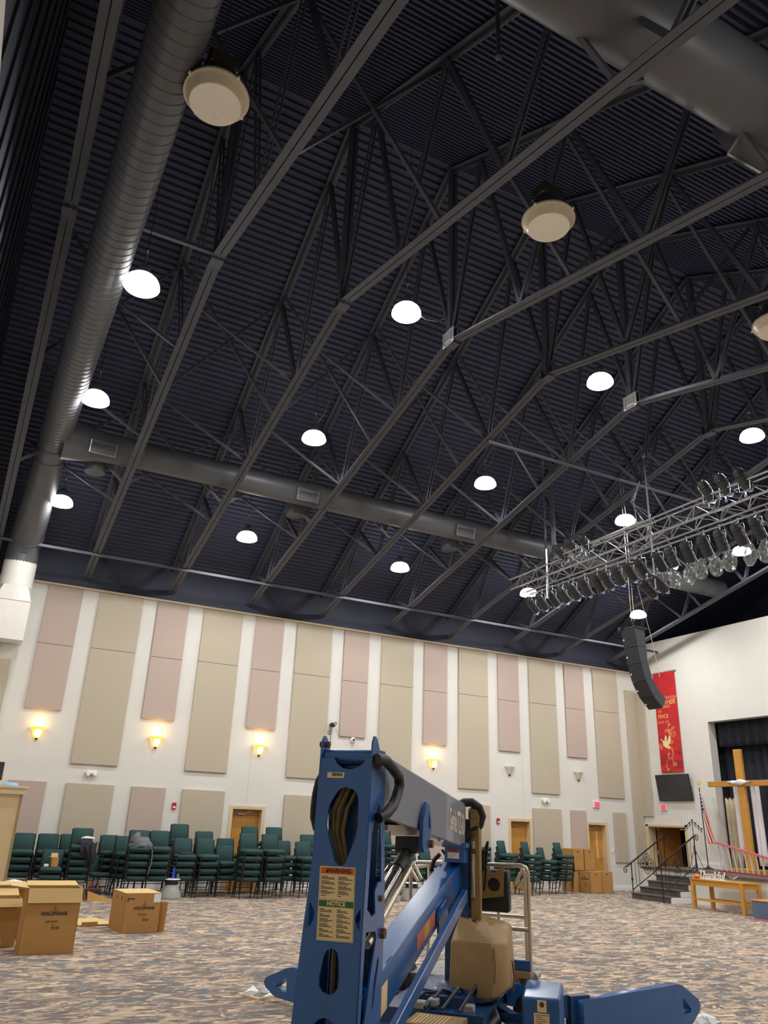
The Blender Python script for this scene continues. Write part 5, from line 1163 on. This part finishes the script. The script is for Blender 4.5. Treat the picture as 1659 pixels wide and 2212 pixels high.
# king post, riser block
g = G(); g.span(V(2.76, -.0, 1.56), V(3.05, .19, 1.72)); g.span(V(2.74, -.02, 1.69), V(3.05, .21, 1.73)); g.build('riser_block', M_blue, LIFT)
RM = frame(V(2.757, .085, 1.63), (0, -1, 0), (0, 0, 1), (-1, 0, 0)); d = decal('red_white_label', RM, .115, .075); g = G(); g.span((-.055, .018, 0), (.055, .037, .0018)); me = g.mesh('red_band', M_alarm); me.transform(RM); link('red_band', me, d)
g = G(); g.span((-.055, -.035, 0), (.055, .018, .0014)); me = g.mesh('white_field', M_paper); me.transform(RM); link('white_field', me, d)
g = G(); g.span(V(3.05, -.06, .4), V(3.25, .19, 1.95)); g.span(V(2.95, .12, 1.0), V(3.05, .19, 1.75)); g.build('king_post', M_bluedark, LIFT)
g = G(); g.rbox(V(2.97, .235, 1.5), (.06, .035, .5), .008); g.build('steel_link', M_zinc, LIFT)
g = G(); g.rbox(V(3.02, .25, 1.5), (.09, .1, 1.06), .012); g.rbox(V(3.02, .245, 2.0), (.1, .13, .14), .03); g.build('platform_post', M_tanp, LIFT, 40)
for z in (1.82, 1.66, 1.05):
    g = G(); g.lathe([(.025, -.03), (.025, .03)], 8, Matrix.Translation(V(2.96, .245, z)) @ Matrix.Rotation(PI / 2, 4, 'Y')); g.build('bolt', M_rust, LIFT, 40)
g = G(); g.tube([V(2.98, -.1, 1.62), V(2.98, -.16, 1.56), V(2.98, -.19, 1.46)], .02, 8); g.tube([V(2.98, -.08, 1.66), V(2.98, -.02, 1.58), V(2.98, -.06, 1.48)], .012, 8); g.build('lever', M_rubber, LIFT, 40)
# basket
RL = .02
ba, bz, b_l, b_r = 3.5, 4.25, -.54, .68
def pipe(name, pts, r_=RL): g = G(); g.tube([V(*p) for p in pts], r_, 10); return g.build(name, M_zinc, LIFT, 50)
pipe('top_rail', [(ba, b_l, 1.2), (ba, b_l, 1.45), (ba, b_l + .03, 1.5), (ba, b_l + .07, 1.515), (ba, b_r - .07, 1.535), (ba, b_r - .02, 1.52), (ba, b_r, 1.47), (ba, b_r, .5)])
pipe('rear_top_rail', [(bz, b_l, .5), (bz, b_l, 1.45), (bz, b_l + .07, 1.5), (bz, b_r - .2, 1.5), (bz, b_r - .14, 1.45), (bz, b_r - .14, .5)])
for b, q in ((b_l, b_l), (b_r, b_r - .14)): pipe('side_rail', [(ba, b, 1.46), (bz, q, 1.46)])
for b, s in ((b_l, 1), (b_r, -1)): pipe('corner_loop', [(ba - .03, b + .04 * s, 1.5), (ba - .06, b + .13 * s, 1.36), (ba - .06, b + .1 * s, 1.33), (ba - .03, b + .0 * s, 1.46)], .018)
pipe('left_post', [(ba, b_l, 1.46), (ba, b_l, .5)])
pipe('mid_rail', [(ba, .3, .96), (ba, b_r, .96)]); pipe('mid_rail', [(bz, b_l, 1.0), (bz, b_r - .14, 1.0)])
pipe('front_post', [(ba + .1, .36, 1.2), (ba + .1, .36, .5)], .016)
g = G(); g.span(V(ba, b_l, .46), V(bz, b_r, .5)); g.build('basket_floor', M_grey, LIFT)
g = G(); g.rbox(V(3.42, .36, 1.3), (.14, .3, .38), .015); g.build('control_box', M_dark, LIFT, 40)
cp = [(.23, 1.22), (.46, 1.255), (.47, 1.53), (.42, 1.53), (.42, 1.50), (.385, 1.465), (.345, 1.465), (.305, 1.5), (.3, 1.53), (.26, 1.52)]
plate(cp, [[(.365 + .062 * math.cos(a * PI / 10), 1.355 + .062 * math.sin(a * PI / 10)) for a in range(20)]], .01, frame((3.335, 0, 0), (0, -1, 0), (0, 0, 1), (-1, 0, 0)), 'control_plate', M_tanp, LIFT)
g = G(); g.tube([V(3.2, .29, 1.65), V(3.22, .33, 1.75), V(3.24, .3, 1.45), V(3.26, .28, 1.3)], .012, 8); g.rbox(V(3.25, .27, 1.58), (.08, .08, .2), .02); g.build('control_harness', M_rubber, LIFT, 40)
g = G(); g.rbox(V(3.48, .59, .655), (.08, .2, .09), .006); o = g.build('step_cover', M_blue, LIFT); g = G(); g.rbox(V(3.48, .58, .56), (.09, .22, .1), .006); g.build('step_box', M_tan, LIFT)
# tan engine cover
bm = bmesh.new(); pts = [V(2.7, .06, .47), V(2.7, .46, .47), V(2.7, .475, .915), V(2.7, .075, .915), V(3.35, .07, .45), V(3.35, .56, .5), V(3.3, .54, 1.03), V(3.3, .1, 1.12), V(2.97, .1, 1.1), V(3.02, .53, 1.02), V(2.86, .575, .55), V(2.86, .575, .9)]
for p in pts: bm.verts.new(p)
bmesh.ops.convex_hull(bm, input=bm.verts); bmesh.ops.dissolve_limit(bm, angle_limit=.06, verts=bm.verts, edges=bm.edges)
bmesh.ops.bevel(bm, geom=bm.edges[:] + bm.verts[:], offset=.022, segments=2, affect='EDGES', profile=.5)
me = bpy.data.meshes.new('engine_cover'); bm.to_mesh(me); bm.free(); me.materials.append(M_tan); me.shade_smooth(); me.set_sharp_from_angle(angle=math.radians(24)); link('engine_cover', me, LIFT)
g = G(); g.tube([V(2.69, .475, .88), V(2.7, .482, .75), V(2.7, .475, .6)], .004, 6); g.tube([V(3.0, .585, .75), V(3.02, .6, .62), V(3.0, .585, .5)], .007, 6); g.build('edge_damage', M_rust, LIFT)
# chassis
g = G(); g.span(V(2.3, -.45, .3), V(3.9, .45, .42)); g.span(V(2.5, -.25, .42), V(3.5, .3, .5)); g.build('chassis_frame', M_bluedark, LIFT)
g = G(); g.lathe([(.38, 0), (.4, .02), (.4, .1), (.34, .12)], 28, Matrix.Translation(V(3.0, .05, .42))); g.build('turntable', M_bluedark, LIFT, 40)
g = G(); g.tube([V(2.0, .35, .2), V(2.6, .5, .34), V(3.2, .3, .42)], .05, 12); g.build('drawbar', M_rubber, LIFT, 50)
for b in (-.62, .62):
    g = G(); g.lathe([(.1, -.09), (.27, -.09), (.3, -.05), (.3, .05), (.27, .09), (.1, .09)], 28, Matrix.Translation(V(3.6, b, .3)) @ Matrix.Rotation(PI / 2, 4, 'X')); t_ = g.build('wheel', M_rubber, LIFT, 40)
    g = G(); g.lathe([(.02, -.06), (.15, -.07), (.15, .07), (.02, .06)], 20, Matrix.Translation(V(3.6, b, .3)) @ Matrix.Rotation(PI / 2, 4, 'X')); g.build('hub', M_white, t_, 40)
g = G(); g.span(V(1.75, -.08, .06), V(2.15, .35, .43)); g.build('battery_tray', mat('brown_board', '8d6f4a', .8, var=.2, scale=30), LIFT)
g = G()
for i in range(9): g.span(V(1.77, -.03 + .03 * i, .43), V(2.1, -.012 + .03 * i, .434))
o = g.build('battery_slots', mat('woven_tan', 'b89c72', .9), LIFT); o['kind'] = 'stuff'
for p in ((2.35, -.1, .45), (2.4, .0, .47), (2.45, .3, .44)):
    g = G(); g.rbox(V(*p), (.1, .09, .06), .01); g.build('valve', M_grey, LIFT, 40)
for k in range(4):
    g = G(); g.tube([V(2.3, -.2 + .15 * k, .44), V(2.5, -.1 + .15 * k, .52 + .03 * k), V(2.8, .1 + .06 * k, .47)], .014, 6); g.build('hydraulic_line', M_rubber, LIFT, 40)
# outrigger jack housing in front on the right
g = G(); g.hexa([V(2.3, .77, .05), V(2.3, 1.08, .05), V(2.62, 1.08, .05), V(2.62, .77, .05), V(2.3, .77, .59), V(2.3, 1.08, .6), V(2.62, 1.08, .68), V(2.62, .77, .68)]); o = g.build('jack_housing', M_blue, LIFT); md = o.modifiers.new('bevel', 'BEVEL'); md.width = .02; md.segments = 2
JM = frame(V(2.298, .935, .54), (0, -1, 0), (0, 0, 1), (-1, 0, 0)); d = decal('guide_decal', JM, .075, .085)
g = G(); g.lathe([(.014, 0), (.02, .001), (.02, .0016)], 14); g.span((-.012, -.02, 0), (-.008, .0, .0016)); g.span((-.002, -.022, 0), (.002, .0, .0016)); g.span((.008, -.02, 0), (.012, .0, .0016)); me = g.mesh('hand_symbol', mat('print_brown', '5e4a2e', .6)); me.transform(JM @ Matrix.Translation((0, .012, 0))); link('hand_symbol', me, d)
JM = frame(V(2.298, .93, .43), (0, -1, 0), (0, 0, 1), (-1, 0, 0)); d = decal('instruction_decal', JM, .125, .12)
g = G()
for i in range(6): g.span((-.045, .03 - .014 * i, 0), (-.045 + .09 * (.6 + .4 * ((i * 7) % 3) / 2), .034 - .014 * i, .0015))
g.span((-.055, .045, 0), (.055, .049, .0015)); me = g.mesh('small_print', mat('print_brown', '5e4a2e', .6)); me.transform(JM); o = link('small_print', me, d); o['kind'] = 'stuff'
g = G(); g.bar(V(2.45, .8, .42), V(2.9, .35, .3), .05, .06); g.bar(V(2.6, .8, .3), V(3.2, .3, .36), .08, .1); g.build('jack_brace', M_bluedark, LIFT)
g = G(); g.hexa([V(3.3, .48, .34), V(3.42, .44, .34), V(3.62, 1.12, .24), V(3.45, 1.15, .24), V(3.3, .48, .53), V(3.42, .44, .53), V(3.62, 1.12, .42), V(3.45, 1.15, .42)]); g.build('outrigger_root', M_blue, LIFT)
def outrigger(name, p0, p1, w, z0, z1, hole):
    p0 = Vector(p0); p1 = Vector(p1); d = (p1 - p0); L_ = d.length; d.normalize()
    M = frame((p0.x, p0.y, 0), (d.x, d.y, 0), (0, 0, 1), (d.y, -d.x, 0))
    out = [(0, .06), (0, z0), (L_ * .8, z0 + .01), (L_ * .84, z0 - .01), (L_ * .985, z0 * .62), (L_, z0 * .5), (L_ * .985, z0 * .36), (L_ * .91, .06), (L_ * .8, .05)]
    hl_ = [(L_ * .83, z0 * .70), (L_ * .85, z0 * .70), (L_ * .91, z0 * .44), (L_ * .90, z0 * .36), (L_ * .83, z0 * .33)]
    o = plate(out, [hl_] if hole else [], w, M, name, M_blue, LIFT, .004); return o
outrigger('outrigger_arm', V(3.42, 1.13, 0), V(5.12, 2.2, 0), .1, .42, .17, True)
g = G(); g.hexa([V(3.45, 1.0, .05), V(3.62, 1.15, .05), V(3.55, 1.22, .05), V(3.38, 1.06, .05), V(3.45, 1.0, .45), V(3.62, 1.15, .45), V(3.55, 1.22, .45), V(3.38, 1.06, .45)]); g.build('hinge_block', M_bluedark, LIFT)
outrigger('outrigger_arm', V(3.25, -.35, 0), V(4.12, -2.38, 0), .08, .36, .17, True)
outrigger('outrigger_arm', V(2.9, -.3, 0), V(1.9, -1.2, 0), .12, .3, .15, False) if False else None
for c, q in (((5.25, 2.25), 0), ((4.3, -2.5), 1)):
    o = empty('foot_pad', tuple(LIFT.matrix_basis @ Vector((0, 0, 0))), 0)
    M = Matrix.Translation((2.35, 4.98, 0)) @ Matrix.Rotation(math.atan2(.699, .715), 4, 'Z'); p = M @ Vector(V(c[0], c[1], 0)); o.location = p; o.rotation_euler = (0, 0, .5 if q else 1.1)
    tag(o, 'crumpled card and foil pad under the %s outrigger foot' % ('right' if q == 0 else 'left'), 'pad', 'crumpled pads under the outriggers')
    g = G(); g.hexa([(-.25, -.16, 0), (.2, -.2, 0), (.26, .14, 0), (-.2, .2, 0), (-.25, -.16, .02), (.2, -.2, .025), (.26, .14, .03), (-.2, .2, .02)]); g.build('card', M_decal, o)
    for k in range(5):
        a = k * 1.3; x, y = .16 * math.cos(a), .12 * math.sin(a); g = G(); g.hexa([(x - .09, y - .05, .02), (x + .09, y - .07, .03), (x + .1, y + .05, .025), (x - .08, y + .06, .02), (x - .07, y - .05, .07), (x + .08, y - .05, .04), (x + .09, y + .05, .09), (x - .08, y + .05, .035)]); g.build('foil_fold', M_alu if k % 2 else M_paper, o)
r = empty('security_camera', (10.19, D, 4.55), 0, 'dark bullet security camera on a wall arm above the lift mast', 'camera')
g = G(); g.rbox((0, -.1, .12), (.13, .24, .13), .03); g.build('body', M_dark, r, 40); g = G(); g.lathe([(.05, 0), (.06, .03), (.05, .05)], 14, Matrix.Translation((.02, -.24, .15)) @ Matrix.Rotation(PI / 2, 4, 'X')); g.build('lens', M_chrome, r, 40); g = G(); g.tube([(-.06, -.02, -.1), (-.05, -.06, .02), (-.02, -.1, .08)], .018, 6); g.rbox((-.06, -.015, -.1), (.1, .03, .12), .01); g.build('arm', M_grey, r, 40)
for dx in (-.12, 0, .1):
    g = G(); g.tube([(dx * .4, -.02, .0), (dx, -.015, -.2), (dx * .8, -.015, -.42)], .007, 5); g.build('wire', M_dark if dx == 0 else M_white, r)
